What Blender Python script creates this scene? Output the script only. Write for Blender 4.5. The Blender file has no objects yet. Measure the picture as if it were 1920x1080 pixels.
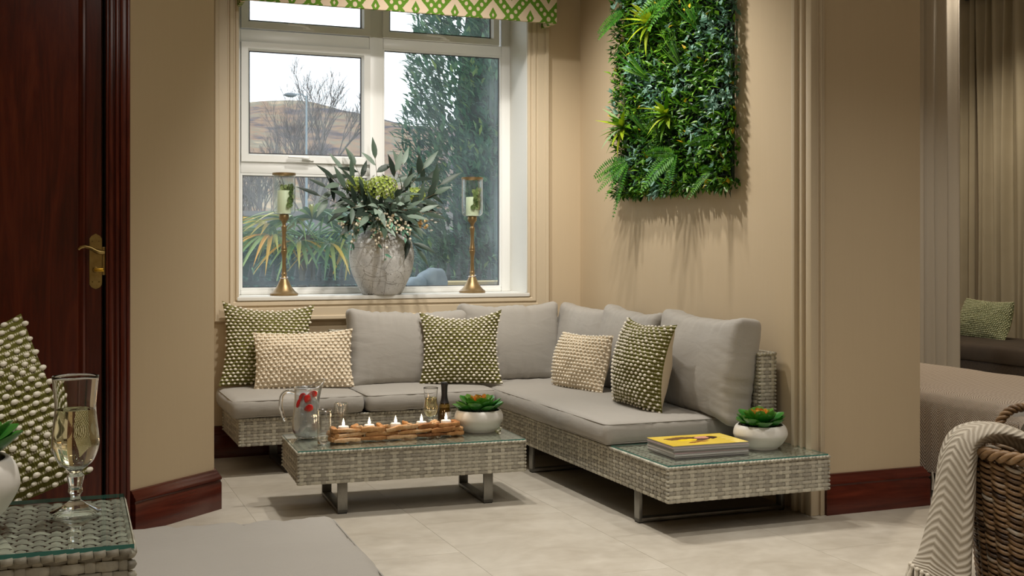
import bpy, bmesh, math, random
from mathutils import Vector as V, Matrix, Euler, noise
S = bpy.context.scene
C = S.collection
PI = math.pi
R = random.Random(11)

# ---------------------------------------------------------------- camera
cam = bpy.data.cameras.new('camera')
cam.sensor_width = 36.0
cam.lens = 36.0 * 2195 / 1920
cam.shift_y = -73.0 / 1920
cam.clip_start, cam.clip_end = 0.05, 2000
camo = bpy.data.objects.new('camera', cam)
C.objects.link(camo)
camo.location = (0, 0, 1.1)
camo.rotation_euler = (PI / 2, 0, math.radians(-21.6))
S.camera = camo

# ---------------------------------------------------------------- overcast sky
W = bpy.data.worlds.new('overcast_sky')
S.world = W
W.use_nodes = True
W.node_tree.nodes['Background'].inputs[0].default_value = (0.90, 0.95, 1.0, 1)
W.node_tree.nodes['Background'].inputs[1].default_value = 2.3

# ---------------------------------------------------------------- ceiling lamps and added fill lamps
def lamp(name, kind, loc, power, col, size, rot=(0, 0, 0), cone=2.2, blend=0.6, size_y=None):
    l = bpy.data.lights.new(name, kind)
    l.energy = power
    l.color = col
    if kind == 'SPOT':
        l.shadow_soft_size = size
        l.spot_size = cone
        l.spot_blend = blend
    else:
        l.shape = 'RECTANGLE'
        l.size = size
        l.size_y = size_y or size
    o = bpy.data.objects.new(name, l)
    C.objects.link(o)
    o.location = loc
    o.rotation_euler = rot
    return o
WARM = (1.0, 0.88, 0.72)
NEUT = (1.0, 0.95, 0.885)
def spot(loc, aim, power, col, size, cone, blend=0.7):
    d = V(aim) - V(loc)
    return lamp('ceiling_and_fill_spot', 'SPOT', loc, power, col, size, d.to_track_quat('-Z', 'Y').to_euler(), cone, blend)  # shared by the downlights and the added fill spots
LZ = 3.17
spot((1.60, 5.20, LZ), (2.30, 5.57, 0.2), 130, NEUT, 0.06, 1.9)
spot((2.10, 5.00, LZ), (2.48, 5.20, 0.2), 112, NEUT, 0.06, 1.9)
spot((1.70, 4.10, LZ), (1.75, 6.40, 1.15), 140, NEUT, 0.06, 1.05)  # added spot, tilted to brighten the window frame and vase
spot((1.60, 3.70, LZ), (1.60, 3.70, 0), 118, NEUT, 0.08, 1.12)
spot((0.35, 2.30, LZ), (0.35, 2.30, 0), 135, NEUT, 0.08, 1.15)
spot((3.10, 2.40, LZ), (3.15, 2.75, 0), 130, NEUT, 0.08, 1.6, 0.9)  # added wall-wash spot that lifts the pier
spot((1.70, 2.30, LZ), (1.70, 2.30, 0), 95, NEUT, 0.10, 1.2)
spot((0.40, -0.30, LZ), (0.40, 0.4, 0), 55, NEUT, 0.10, 2.0)  # added unseen fill for reflections and frontal light
spot((2.60, 0.20, LZ), (2.60, 0.6, 0), 55, NEUT, 0.10, 2.0)  # second added fill spot at the rear of the room
spot((1.30, 0.60, LZ), (1.78, 6.50, 1.85), 260, NEUT, 0.06, 0.42, 0.8)  # added unseen spot to brighten the upper window frame
lamp('added_fill_panel', 'AREA', (0.9, 1.4, 3.18), 20, NEUT, 1.4)  # added soft fill light, no fixture built
spot((4.60, 5.00, LZ), (4.60, 4.90, 0), 130, WARM, 0.08, 2.2)
spot((6.05, 6.40, LZ), (6.40, 6.60, 0), 105, WARM, 0.08, 2.2)

S.view_settings.view_transform = 'Standard'
S.view_settings.look = 'None'
S.view_settings.gamma = 1.0
S.view_settings.use_curve_mapping = False
S.view_settings.exposure = 0.0

# ---------------------------------------------------------------- helpers
def lin(c):
    def f(x):
        x /= 255.0
        return x / 12.92 if x <= 0.04045 else ((x + 0.055) / 1.055) ** 2.4
    return (f(c[0]), f(c[1]), f(c[2]), 1.0)

class NT:
    """small wrapper for building node trees"""
    def __init__(self, name):
        self.m = bpy.data.materials.new(name)
        self.m.use_nodes = True
        self.t = self.m.node_tree
        self.p = self.t.nodes['Principled BSDF']
        self.out = self.t.nodes['Material Output']
    def n(self, typ, **kw):
        nd = self.t.nodes.new(typ)
        for k, v in kw.items():
            setattr(nd, k, v)
        return nd
    def link(self, a, b):
        self.t.links.new(a, b)
    def put(self, sock, v):
        if isinstance(v, bpy.types.NodeSocket):
            self.link(v, sock)
        elif v is not None:
            sock.default_value = v
    def math(self, op, a, b=None, c=None):
        nd = self.n('ShaderNodeMath', operation=op)
        self.put(nd.inputs[0], a)
        self.put(nd.inputs[1], b)
        if c is not None:
            self.put(nd.inputs[2], c)
        return nd.outputs[0]
    def mix(self, fac, a, b, mode='MIX'):
        nd = self.n('ShaderNodeMix', data_type='RGBA', blend_type=mode)
        self.put(nd.inputs[0], fac)
        self.put(nd.inputs[6], a)
        self.put(nd.inputs[7], b)
        return nd.outputs[2]
    def coord(self, kind='Object', scale=(1, 1, 1), rot=(0, 0, 0), loc=(0, 0, 0), attr=None):
        if attr:
            src = self.n('ShaderNodeAttribute', attribute_name=attr).outputs['Vector']
        else:
            src = self.n('ShaderNodeTexCoord').outputs[kind]
        mp = self.n('ShaderNodeMapping')
        mp.inputs['Scale'].default_value = scale
        mp.inputs['Rotation'].default_value = rot
        mp.inputs['Location'].default_value = loc
        self.link(src, mp.inputs[0])
        return mp.outputs[0]
    def noise(self, co, scale=5, detail=4, rough=0.55, dist=0.0):
        nd = self.n('ShaderNodeTexNoise')
        self.put(nd.inputs['Vector'], co)
        nd.inputs['Scale'].default_value = scale
        nd.inputs['Detail'].default_value = detail
        nd.inputs['Roughness'].default_value = rough
        nd.inputs['Distortion'].default_value = dist
        return nd.outputs[0]
    def ramp(self, fac, stops):
        nd = self.n('ShaderNodeValToRGB')
        el = nd.color_ramp.elements
        while len(el) < len(stops):
            el.new(0.5)
        for e, (p, c) in zip(el, stops):
            e.position = p
            e.color = c if len(c) == 4 else (*c, 1)
        self.put(nd.inputs[0], fac)
        return nd.outputs[0]
    def attr(self, name):
        return self.n('ShaderNodeAttribute', attribute_name=name).outputs['Fac']
    def sep(self, vec):
        nd = self.n('ShaderNodeSeparateXYZ')
        self.link(vec, nd.inputs[0])
        return nd.outputs
    def bump(self, h, strength=0.3, dist=0.01):
        nd = self.n('ShaderNodeBump')
        nd.inputs['Strength'].default_value = strength
        nd.inputs['Distance'].default_value = dist
        self.link(h, nd.inputs['Height'])
        self.link(nd.outputs[0], self.p.inputs['Normal'])
    def base(self, col, rough=0.5, metal=0.0, spec=0.5):
        self.put(self.p.inputs['Base Color'], col)
        self.put(self.p.inputs['Roughness'], rough)
        self.p.inputs['Metallic'].default_value = metal
        self.p.inputs['Specular IOR Level'].default_value = spec
        return self

def plain(name, rgb, rough=0.5, metal=0.0, spec=0.5, rgb2=None, nscale=8, stretch=(1, 1, 1), bump=0.0, bscale=40, bdist=0.004, detail=4, lo=0.3, hi=0.7):
    t = NT(name)
    col = lin(rgb)
    if rgb2 is not None:
        co = t.coord(scale=stretch)
        col = t.ramp(t.noise(co, nscale, detail), [(lo, lin(rgb)), (hi, lin(rgb2))])
    t.base(col, rough, metal, spec)
    if bump:
        t.bump(t.noise(t.coord(scale=stretch), bscale, 3), bump, bdist)
    return t.m

def tinted(name, stops, rough=0.5, spec=0.4, bump=0.0, bscale=60, sub=0.0, vary=0.0, trans=0.0):
    """colour taken from the per-piece 'tint' attribute"""
    t = NT(name)
    f = t.attr('tint')
    if vary:
        nz = t.noise(t.coord(), 90, 3)
        f = t.math('ADD', f, t.math('MULTIPLY', t.math('SUBTRACT', nz, 0.5), vary))
    t.base(t.ramp(f, [(p, lin(c)) for p, c in stops]), rough, 0, spec)
    if bump:
        t.bump(t.noise(t.coord(), bscale, 3), bump, 0.004)
    if trans:
        tr = t.n('ShaderNodeBsdfTranslucent')
        t.link(t.p.inputs['Base Color'].links[0].from_socket, tr.inputs[0])
        mx = t.n('ShaderNodeMixShader')
        mx.inputs[0].default_value = trans
        t.link(t.p.outputs[0], mx.inputs[1])
        t.link(tr.outputs[0], mx.inputs[2])
        t.link(mx.outputs[0], t.out.inputs[0])
    return t.m

def thin_glass(name, tint=(1, 1, 1), ior=1.45, boost=1.0, rough=0.0):
    t = NT(name)
    tr = t.n('ShaderNodeBsdfTransparent')
    tr.inputs[0].default_value = (*tint, 1)
    gl = t.n('ShaderNodeBsdfGlossy')
    gl.inputs['Roughness'].default_value = rough
    lw = t.n('ShaderNodeLayerWeight')
    lw.inputs[0].default_value = 0.5
    f0 = ((ior - 1) / (ior + 1)) ** 2 * 2
    fr = t.math('ADD', f0, t.math('MULTIPLY', t.math('POWER', lw.outputs['Facing'], 4.0), 1 - f0))
    mx = t.n('ShaderNodeMixShader')
    t.link(t.math('MINIMUM', t.math('MULTIPLY', fr, boost), 1.0), mx.inputs[0])
    t.link(tr.outputs[0], mx.inputs[1])
    t.link(gl.outputs[0], mx.inputs[2])
    t.link(mx.outputs[0], t.out.inputs[0])
    t.t.nodes.remove(t.p)
    return t.m

def real_glass(name, col=(1, 1, 1), ior=1.45, rough=0.0):
    t = NT(name)
    t.base((*col, 1), rough)
    t.p.inputs['Transmission Weight'].default_value = 1.0
    t.p.inputs['IOR'].default_value = ior
    return t.m

class MB:
    """mesh builder: collects pieces that belong to ONE part"""
    def __init__(self):
        self.v, self.f, self.t, self.uv = [], [], [], []
    def add(self, vs, fs, tint=0.5, uv=None):
        b = len(self.v)
        self.v += [tuple(p) for p in vs]
        self.f += [tuple(i + b for i in q) for q in fs]
        self.t += list(tint) if isinstance(tint, (list, tuple)) else [tint] * len(vs)
        self.uv += list(uv) if uv else [(0, 0, 0)] * len(vs)
        return self
    def box(self, x0, x1, y0, y1, z0, z1, tint=0.5, mat=None):
        vs = [V((x, y, z)) for z in (z0, z1) for y in (y0, y1) for x in (x0, x1)]
        if mat:
            vs = [mat @ p for p in vs]
        return self.add(vs, [(0, 2, 3, 1), (4, 5, 7, 6), (0, 1, 5, 4), (2, 6, 7, 3), (0, 4, 6, 2), (1, 3, 7, 5)], tint)
    def prism(self, poly, z0, z1, tint=0.5):
        n = len(poly)
        vs = [(x, y, z0) for x, y in poly] + [(x, y, z1) for x, y in poly]
        fs = [tuple(reversed(range(n))), tuple(range(n, 2 * n))]
        fs += [(i, (i + 1) % n, n + (i + 1) % n, n + i) for i in range(n)]
        return self.add(vs, fs, tint)
    def lathe(self, prof, n=32, c=(0, 0, 0), tint=0.5, sx=1.0, sy=1.0):
        vs, rings = [], []
        for r, z in prof:
            if r < 1e-6:
                rings.append([len(vs)])
                vs.append((c[0], c[1], c[2] + z))
            else:
                rings.append(list(range(len(vs), len(vs) + n)))
                vs += [(c[0] + sx * r * math.cos(2 * PI * k / n), c[1] + sy * r * math.sin(2 * PI * k / n), c[2] + z) for k in range(n)]
        fs = []
        for a, b in zip(rings, rings[1:]):
            for k in range(n):
                k2 = (k + 1) % n
                if len(a) == 1 and len(b) == 1:
                    continue
                if len(a) == 1:
                    fs.append((a[0], b[k2], b[k]))
                elif len(b) == 1:
                    fs.append((a[k], a[k2], b[0]))
                else:
                    fs.append((a[k], a[k2], b[k2], b[k]))
        return self.add(vs, fs, tint)
    def tube(self, pts, rad, n=8, cap=True, tint=0.5, closed=False, flat=1.0):
        pts = [V(p) for p in pts]
        m = len(pts)
        rad = rad if isinstance(rad, (list, tuple)) else [rad] * m
        tang = []
        for i in range(m):
            a = pts[i - 1] if (i > 0 or closed) else pts[i]
            b = pts[(i + 1) % m] if (i < m - 1 or closed) else pts[i]
            d = b - a
            tang.append(d.normalized() if d.length > 1e-9 else V((0, 0, 1)))
        up = V((0, 0, 1)) if abs(tang[0].z) < 0.9 else V((1, 0, 0))
        nrm = (up - tang[0] * up.dot(tang[0])).normalized()
        vs, tt = [], []
        for i in range(m):
            nrm = nrm - tang[i] * nrm.dot(tang[i])
            nrm = nrm.normalized() if nrm.length > 1e-6 else tang[i].orthogonal().normalized()
            bi = tang[i].cross(nrm)
            for k in range(n):
                a = 2 * PI * k / n
                vs.append(pts[i] + (bi * math.cos(a) + nrm * (math.sin(a) * flat)) * rad[i])
                tt.append(tint[i] if isinstance(tint, (list, tuple)) else tint)
        fs = []
        for i in range(m if closed else m - 1):
            j = (i + 1) % m
            for k in range(n):
                k2 = (k + 1) % n
                fs.append((i * n + k, i * n + k2, j * n + k2, j * n + k))
        if cap and not closed:
            fs.append(tuple(reversed(range(n))))
            fs.append(tuple((m - 1) * n + k for k in range(n)))
        return self.add(vs, fs, tt)
    def grid(self, fn, nu, nv, tint=0.5, flip=False, wrap=False):
        vs, uv = [], []
        for j in range(nv + 1):
            for i in range(nu + (0 if wrap else 1)):
                u, v = i / nu, j / nv
                vs.append(fn(u, v))
                uv.append((u, v, 0))
        w = nu if wrap else nu + 1
        fs = []
        for j in range(nv):
            for i in range(nu):
                i2 = (i + 1) % w if wrap else i + 1
                q = (j * w + i, j * w + i2, (j + 1) * w + i2, (j + 1) * w + i)
                fs.append(tuple(reversed(q)) if flip else q)
        return self.add(vs, fs, tint, uv)
    def ball(self, c, r, n=6, m=4, tint=0.5, sc=(1, 1, 1), mat=None):
        vs = [V((0, 0, -1))]
        for j in range(1, m):
            a = -PI / 2 + PI * j / m
            vs += [V((math.cos(a) * math.cos(2 * PI * k / n), math.cos(a) * math.sin(2 * PI * k / n), math.sin(a))) for k in range(n)]
        vs.append(V((0, 0, 1)))
        fs = [(0, 1 + (k + 1) % n, 1 + k) for k in range(n)]
        for j in range(m - 2):
            b = 1 + j * n
            fs += [(b + k, b + (k + 1) % n, b + n + (k + 1) % n, b + n + k) for k in range(n)]
        b = 1 + (m - 2) * n
        fs += [(b + k, b + (k + 1) % n, len(vs) - 1) for k in range(n)]
        vs = [V((p.x * sc[0] * r, p.y * sc[1] * r, p.z * sc[2] * r)) for p in vs]
        if mat:
            vs = [mat @ p for p in vs]
        return self.add([p + V(c) for p in vs], fs, tint)
    def sweep(self, prof, path, closed=False, tint=0.5):
        """profile (out, up) swept along a level polyline; 'out' points to the right of the walking direction"""
        m = len(path)
        vs = []
        for i in range(m):
            p = V(path[i]).to_2d()
            a = V(path[i - 1]).to_2d() if (i > 0 or closed) else None
            b = V(path[(i + 1) % m]).to_2d() if (i < m - 1 or closed) else None
            d1 = (p - a).normalized() if a is not None else (b - p).normalized()
            d2 = (b - p).normalized() if b is not None else d1
            n1, n2 = V((d1.y, -d1.x)), V((d2.y, -d2.x))
            nn = (n1 + n2)
            nn = nn / max(0.2, nn.dot(n1)) if nn.length > 1e-6 else n1
            vs += [(p.x + nn.x * o, p.y + nn.y * o, z) for o, z in prof]
        k = len(prof)
        fs = []
        for i in range(m if closed else m - 1):
            j = (i + 1) % m
            fs += [(i * k + q, j * k + q, j * k + (q + 1) % k, i * k + (q + 1) % k) for q in range(k)]
        if not closed:
            fs += [tuple(range(k)), tuple(reversed(range((m - 1) * k, m * k)))]
        return self.add(vs, fs, tint)
    def build(self, name, mat, parent=None, loc=(0, 0, 0), rot=(0, 0, 0), smooth=None, bevel=0.0, kind=None):
        me = bpy.data.meshes.new(name)
        me.from_pydata(self.v, [], self.f)
        me.attributes.new('tint', 'FLOAT', 'POINT').data.foreach_set('value', self.t)
        me.attributes.new('uvw', 'FLOAT_VECTOR', 'POINT').data.foreach_set('vector', [c for p in self.uv for c in p])
        if bevel:
            bm = bmesh.new()
            bm.from_mesh(me)
            bmesh.ops.bevel(bm, geom=[e for e in bm.edges if len(e.link_faces) == 2 and e.calc_face_angle(0) > 0.5], offset=bevel, segments=2, affect='EDGES', profile=0.5)
            bm.to_mesh(me)
            bm.free()
        bm = bmesh.new()
        bm.from_mesh(me)
        bmesh.ops.recalc_face_normals(bm, faces=bm.faces)
        bm.to_mesh(me)
        bm.free()
        if smooth is not None:
            me.shade_smooth()
            me.set_sharp_from_angle(angle=math.radians(smooth))
        me.materials.append(mat)
        return obj(name, me, parent, loc, rot, kind)

def obj(name, me, parent=None, loc=(0, 0, 0), rot=(0, 0, 0), kind=None, scale=None):
    o = bpy.data.objects.new(name, me)
    C.objects.link(o)
    o.parent = parent
    o.location = loc
    o.rotation_euler = rot
    if scale is not None:
        o.scale = scale if isinstance(scale, (tuple, list)) else (scale,) * 3
    if kind:
        o['kind'] = kind
    return o

def tag(o, label, cat, group=None, kind=None):
    o['label'] = label
    o['category'] = cat
    if group:
        o['group'] = group
    if kind:
        o['kind'] = kind
    return o

def thing(name, label, cat, loc=(0, 0, 0), rot=(0, 0, 0), group=None):
    o = bpy.data.objects.new(name, None)
    o.empty_display_size = 0.05
    C.objects.link(o)
    o.location = loc
    o.rotation_euler = rot
    return tag(o, label, cat, group)

def struct(o):
    o['kind'] = 'structure'
    return o

def copy_tree(o, parent=None):
    c = o.copy()
    C.objects.link(c)
    c.parent = parent
    for ch in list(o.children):
        copy_tree(ch, c)
    return c

def leaf(mb, base, direction, length, width, up=(0, 0, 1), tint=0.5, curl=0.15, seg=3, fold=0.25, wmax=0.4):
    """a single folded leaf blade"""
    d = V(direction).normalized()
    u = V(up)
    s = d.cross(u)
    s = s.normalized() if s.length > 1e-4 else d.orthogonal().normalized()
    n = s.cross(d).normalized()
    vs, fs = [], []
    for i in range(seg + 1):
        q = i / seg
        c = V(base) + d * (length * q) - n * (curl * length * q * q)
        w = width * 0.5 * (math.sin(PI * min(1, q ** (math.log(0.5) / math.log(wmax)))) if 0 < q < 1 else 0.04)
        vs += [c - s * w + n * (w * fold), c, c + s * w + n * (w * fold)]
    for i in range(seg):
        a = i * 3
        fs += [(a, a + 1, a + 4, a + 3), (a + 1, a + 2, a + 5, a + 4)]
    mb.add(vs, fs, tint)
# ================================================================ materials of the shell
def wall_mat():
    t = NT('wall_paint')
    fine = t.noise(t.coord(scale=(90, 90, 4)), 1.0, 3)
    soft = t.noise(t.coord(scale=(2.2, 2.2, 0.8)), 1.0, 3)
    col = t.mix(t.math('MULTIPLY', fine, 0.35), lin((200, 181, 150)), lin((188, 168, 137)))
    col = t.mix(t.math('MULTIPLY', soft, 0.25), col, lin((192, 175, 148)))
    t.base(col, 0.62, 0, 0.3)
    t.bump(fine, 0.06, 0.002)
    return t.m
def wood_mat(name, dark, mid, light, horiz=False, rough=0.22):
    t = NT(name)
    sc = (14, 14, 1.1) if not horiz else (1.1, 1.1, 14)
    co = t.coord(scale=sc)
    g = t.noise(co, 1.0, 6, 0.6, 1.6)
    g2 = t.noise(t.coord(scale=tuple(q * 5 for q in sc)), 1.0, 3)
    f = t.math('ADD', t.math('MULTIPLY', g, 0.8), t.math('MULTIPLY', g2, 0.2))
    t.base(t.ramp(f, [(0.28, lin(dark)), (0.5, lin(mid)), (0.75, lin(light))]), rough, 0, 0.5)
    t.bump(g2, 0.04, 0.002)
    return t.m
def floor_mat():
    t = NT('floor_vinyl')
    co = t.coord(kind='Object')
    f1 = t.noise(t.coord(scale=(1.4, 2.2, 1)), 2.0, 6, 0.6, 0.6)
    f2 = t.noise(co, 22, 5)
    tn = t.n('ShaderNodeObjectInfo').outputs['Random']
    f = t.math('ADD', t.math('MULTIPLY', f1, 0.75), t.math('MULTIPLY', f2, 0.25))
    f = t.math('ADD', f, t.math('MULTIPLY', t.math('SUBTRACT', tn, 0.5), 0.05))
    t.base(t.ramp(f, [(0.30, lin((166, 157, 141))), (0.5, lin((184, 176, 161))), (0.72, lin((199, 192, 178)))]), t.math('ADD', 0.34, t.math('MULTIPLY', f2, 0.2)), 0, 0.4)
    t.bump(f2, 0.03, 0.002)
    return t.m
M_WALL = wall_mat()
M_TRIM = plain('painted_trim', (198, 182, 155), 0.42, spec=0.4, bump=0.03, bscale=30)
M_CEIL = plain('ceiling_paint', (232, 226, 214), 0.8)
M_MAHOG = wood_mat('mahogany', (54, 18, 11), (94, 34, 20), (130, 56, 32))
M_MAHOG_H = wood_mat('mahogany_skirting', (52, 20, 13), (78, 30, 20), (104, 44, 29), horiz=True, rough=0.25)
M_DARKGAP = plain('dark_gap', (14, 9, 8), 0.8)
M_FLOOR = floor_mat()
M_GROUT = plain('floor_joint', (172, 164, 149), 0.8)
M_UPVC = plain('white_window_plastic', (236, 236, 232), 0.35, spec=0.4)
M_REVEAL = plain('white_reveal_paint', (222, 221, 214), 0.5)
M_GASKET = plain('window_gasket', (52, 54, 60), 0.6)
M_BRASS = plain('brushed_brass', (196, 174, 118), 0.28, 1.0, rgb2=(166, 142, 88), nscale=30, bump=0.05, bscale=200)

# ================================================================ floor, walls, ceiling
fl = struct(MB().box(-2.2, 7.2, -1.6, 7.9, -0.08, -0.003).build('floor', M_GROUT))
TW, TL = 0.61, 0.92
tile_me = MB().box(0.0005, TW - 0.0005, 0.0005, TL - 0.0005, 0, 0.003).build('floor_tile', M_FLOOR, fl, (-50, 0, 0))
tme = tile_me.data
bpy.data.objects.remove(tile_me)
for i in range(-3, 12):
    for j in range(-2, 9):
        x, y = i * TW + 0.17, j * TL + (0.46 if i % 2 else 0) - 0.12
        if x > 7.2 - TW or y > 7.9 - TL:
            continue
        obj('floor_tile', tme, fl, (x, y, -0.003))

CEIL = 3.20
struct(MB().box(-2.3, 7.3, -1.7, 7.9, CEIL, CEIL + 0.1).build('ceiling', M_CEIL))
WX, WY = 2.94, 6.323
# window wall with its opening
OX0, OX1, OZ0, OZ1 = 0.939, 2.597, 0.845, 2.70
mb = MB()
mb.box(0.60, OX0, WY, 6.70, 0, CEIL).box(OX1, WX + 0.01, WY, 6.70, 0, CEIL).box(OX0, OX1, WY, 6.70, 0, OZ0 - 0.02).box(OX0, OX1, WY, 6.70, OZ1, CEIL)
struct(mb.build('wall_back', M_WALL))
# deep pier between the alcove and the next room
struct(MB().box(WX, 3.489, 4.04, 6.70, 0, CEIL).build('wall_right', M_WALL))
# canted wall left of the alcove, running into the wall with the door
DX0, DX1 = -0.62, 0.205
struct(MB().prism([(0.292, 4.75), (0.652, 5.075), (0.652, 6.70), (-2.2, 6.70), (-2.2, 4.75), (DX0 - 0.09, 4.75), (DX0 - 0.09, 4.95), (0.292, 4.95)], 0, CEIL).build('wall_left', M_WALL))
struct(MB().box(-2.3, -2.2, -1.7, 6.7, 0, CEIL).build('wall_side', M_WALL))
struct(MB().box(-2.3, 7.3, -1.7, -1.6, 0, CEIL).build('wall_rear', M_WALL))
struct(MB().box(7.2, 7.3, -1.7, 7.9, 0, CEIL).build('wall_far', M_WALL))
struct(MB().box(3.4, 7.3, 7.8, 7.9, 0, CEIL).build('wall_end', M_WALL))

# baseboards: mahogany with a moulded top
BP = [(0, 0), (0.030, 0), (0.030, 0.112), (0.026, 0.116), (0.026, 0.122), (0.031, 0.127), (0.030, 0.136), (0.022, 0.142), (0.020, 0.150), (0.013, 0.156), (0.010, 0.164), (0, 0.166)]
struct(MB().sweep(BP, [(0.292, 4.75), (0.652, 5.075), (0.652, 6.32)]).build('baseboard_left', M_MAHOG_H, smooth=50))
struct(MB().sweep(BP, [(2.985, 4.04), (3.489, 4.04), (3.489, 4.6)]).build('baseboard_right', M_MAHOG_H, smooth=50))
struct(MB().sweep(BP, [(0.652, WY), (WX, WY)]).build('baseboard_back', M_MAHOG_H, smooth=50))

# moulded corner casing at the mouth of the alcove (up both faces of the pier)
mb = MB()
for x0, x1, y0, y1 in [(2.905, 2.942, 4.125, 4.150), (2.922, 2.942, 4.098, 4.126), (2.912, 2.942, 4.082, 4.099), (2.926, 2.942, 4.058, 4.083), (2.914, 2.945, 4.022, 4.059)]:
    mb.box(x0, x1, y0, y1, 0, CEIL)
for x0, x1, y0 in [(2.944, 2.958, 4.026), (2.957, 2.967, 4.014), (2.966, 2.984, 4.022)]:
    mb.box(x0, x1, y0, 4.041, 0, CEIL)
struct(mb.build('trim_1', M_TRIM, bevel=0.004, smooth=40))

# moulded surround of the window
def frame_sweep(prof, x0, x1, z0, z1, y):
    """profile (outward from opening, towards the room) around a rectangle in the window wall"""
    m = MB()
    cs = [(x0, z0, -1, -1), (x1, z0, 1, -1), (x1, z1, 1, 1), (x0, z1, -1, 1)]
    vs = []
    for cx_, cz_, sx, sz in cs:
        vs += [(cx_ + sx * o, y - d, cz_ + sz * o) for o, d in prof]
    k = len(prof)
    fs = []
    for i in range(4):
        j = (i + 1) % 4
        fs += [(i * k + q, j * k + q, j * k + q + 1, i * k + q + 1) for q in range(k - 1)]
    return m.add(vs, fs)
ARCH = [(0, -0.01), (0, 0.016), (0.006, 0.020), (0.014, 0.020), (0.020, 0.012), (0.024, 0.012), (0.030, 0.020), (0.046, 0.024), (0.052, 0.016), (0.058, 0.016), (0.062, 0.022), (0.104, 0.024), (0.108, 0.034), (0.124, 0.036), (0.130, 0.028), (0.130, -0.01)]
struct(frame_sweep(ARCH, OX0, OX1, OZ0, OZ1, WY).build('trim_2', M_TRIM, smooth=35))
# white reveal lining and sill board
mb = MB()
mb.box(OX1 - 0.002, OX1 + 0.012, WY - 0.004, 6.63, OZ0, OZ1).box(OX0 - 0.012, OX0 + 0.002, WY - 0.004, 6.63, OZ0, OZ1).box(OX0, OX1, WY - 0.004, 6.63, OZ1 - 0.01, OZ1 + 0.01)
struct(mb.build('trim_3', M_REVEAL))
struct(MB().box(OX0 - 0.01, OX1 + 0.01, WY - 0.022, 6.64, OZ0 - 0.022, OZ0).build('trim_4', M_REVEAL, bevel=0.004))

# ================================================================ window
FY = 6.586
win = struct(thing('window_1', 'white plastic casement window with five panes above the sofa', 'window', (0, FY, 0)))
def member(name, x0, x1, z0, z1, y0=0.0, y1=0.07, parent=win, bev=0.006):
    return MB().box(x0, x1, y0, y1, z0, z1).build(name, M_UPVC, parent, bevel=bev, smooth=40)
member('frame_stile', OX0, 0.990, OZ0, OZ1)
member('frame_stile', 2.540, OX1, OZ0, OZ1)
member('frame_rail', 0.990, 2.540, OZ0, 0.872)
member('frame_rail', 0.990, 2.540, 2.66, OZ1)
member('mullion', 1.722, 1.805, 0.872, 2.66)
member('transom', 0.990, 1.722, 2.247, 2.322)
member('transom', 1.805, 2.540, 2.262, 2.322)
member('transom', 0.990, 1.722, 1.522, 1.592)
def t_glass():
    t = NT('window_pane_glass')
    tr = t.n('ShaderNodeBsdfTransparent')
    tr.inputs[0].default_value = (0.94, 0.97, 0.98, 1)
    gl = t.n('ShaderNodeBsdfGlossy')
    gl.inputs['Roughness'].default_value = 0.02
    df = t.n('ShaderNodeBsdfTranslucent')
    df.inputs[0].default_value = (0.72, 0.86, 0.92, 1)
    lw = t.n('ShaderNodeLayerWeight')
    lw.inputs[0].default_value = 0.5
    fr = t.math('ADD', 0.05, t.math('MULTIPLY', t.math('POWER', lw.outputs['Facing'], 5.0), 0.9))
    streak = t.noise(t.coord(scale=(55, 1, 2.0)), 1.0, 4)
    blotch = t.noise(t.coord(scale=(5, 1, 4)), 1.0, 5)
    dirt_haze = t.math('MULTIPLY', t.math('SUBTRACT', t.math('ADD', t.math('MULTIPLY', streak, 0.35), t.math('MULTIPLY', blotch, 1.0)), 0.42), 0.42)
    px_ = t.sep(t.coord())[0]
    cond = t.math('MULTIPLY', t.math('MINIMUM', t.math('MAXIMUM', t.math('DIVIDE', t.math('SUBTRACT', px_, 2.40), 0.13), 0.0), 1.0), t.math('ADD', 0.04, t.math('MULTIPLY', streak, 0.28)))
    dirt_haze = t.math('ADD', t.math('MAXIMUM', dirt_haze, 0.04), t.math('ADD', cond, 0.035))  # dirt and condensation, plus an even veil painting outdoor haze onto the glass
    dirt_haze = t.math('MINIMUM', dirt_haze, 0.55)
    m1 = t.n('ShaderNodeMixShader')
    t.link(dirt_haze, m1.inputs[0])
    t.link(tr.outputs[0], m1.inputs[1])
    t.link(df.outputs[0], m1.inputs[2])
    m2 = t.n('ShaderNodeMixShader')
    t.link(fr, m2.inputs[0])
    t.link(m1.outputs[0], m2.inputs[1])
    t.link(gl.outputs[0], m2.inputs[2])
    t.link(m2.outputs[0], t.out.inputs[0])
    t.t.nodes.remove(t.p)
    return t.m
M_PANE = t_glass()
def pane(x0, x1, z0, z1, parent, y=0.034):
    MB().add([(x0, y, z0), (x1, y, z0), (x1, y, z1), (x0, y, z1)], [(0, 1, 2, 3)]).build('pane', M_PANE, parent)
    g = MB()
    w = 0.005
    for a in [(x0, x0 + w, z0, z1), (x1 - w, x1, z0, z1), (x0, x1, z0, z0 + w), (x0, x1, z1 - w, z1)]:
        g.box(a[0], a[1], y - 0.012, y - 0.003, a[2], a[3])
    g.build('gasket', M_GASKET, parent)
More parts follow.
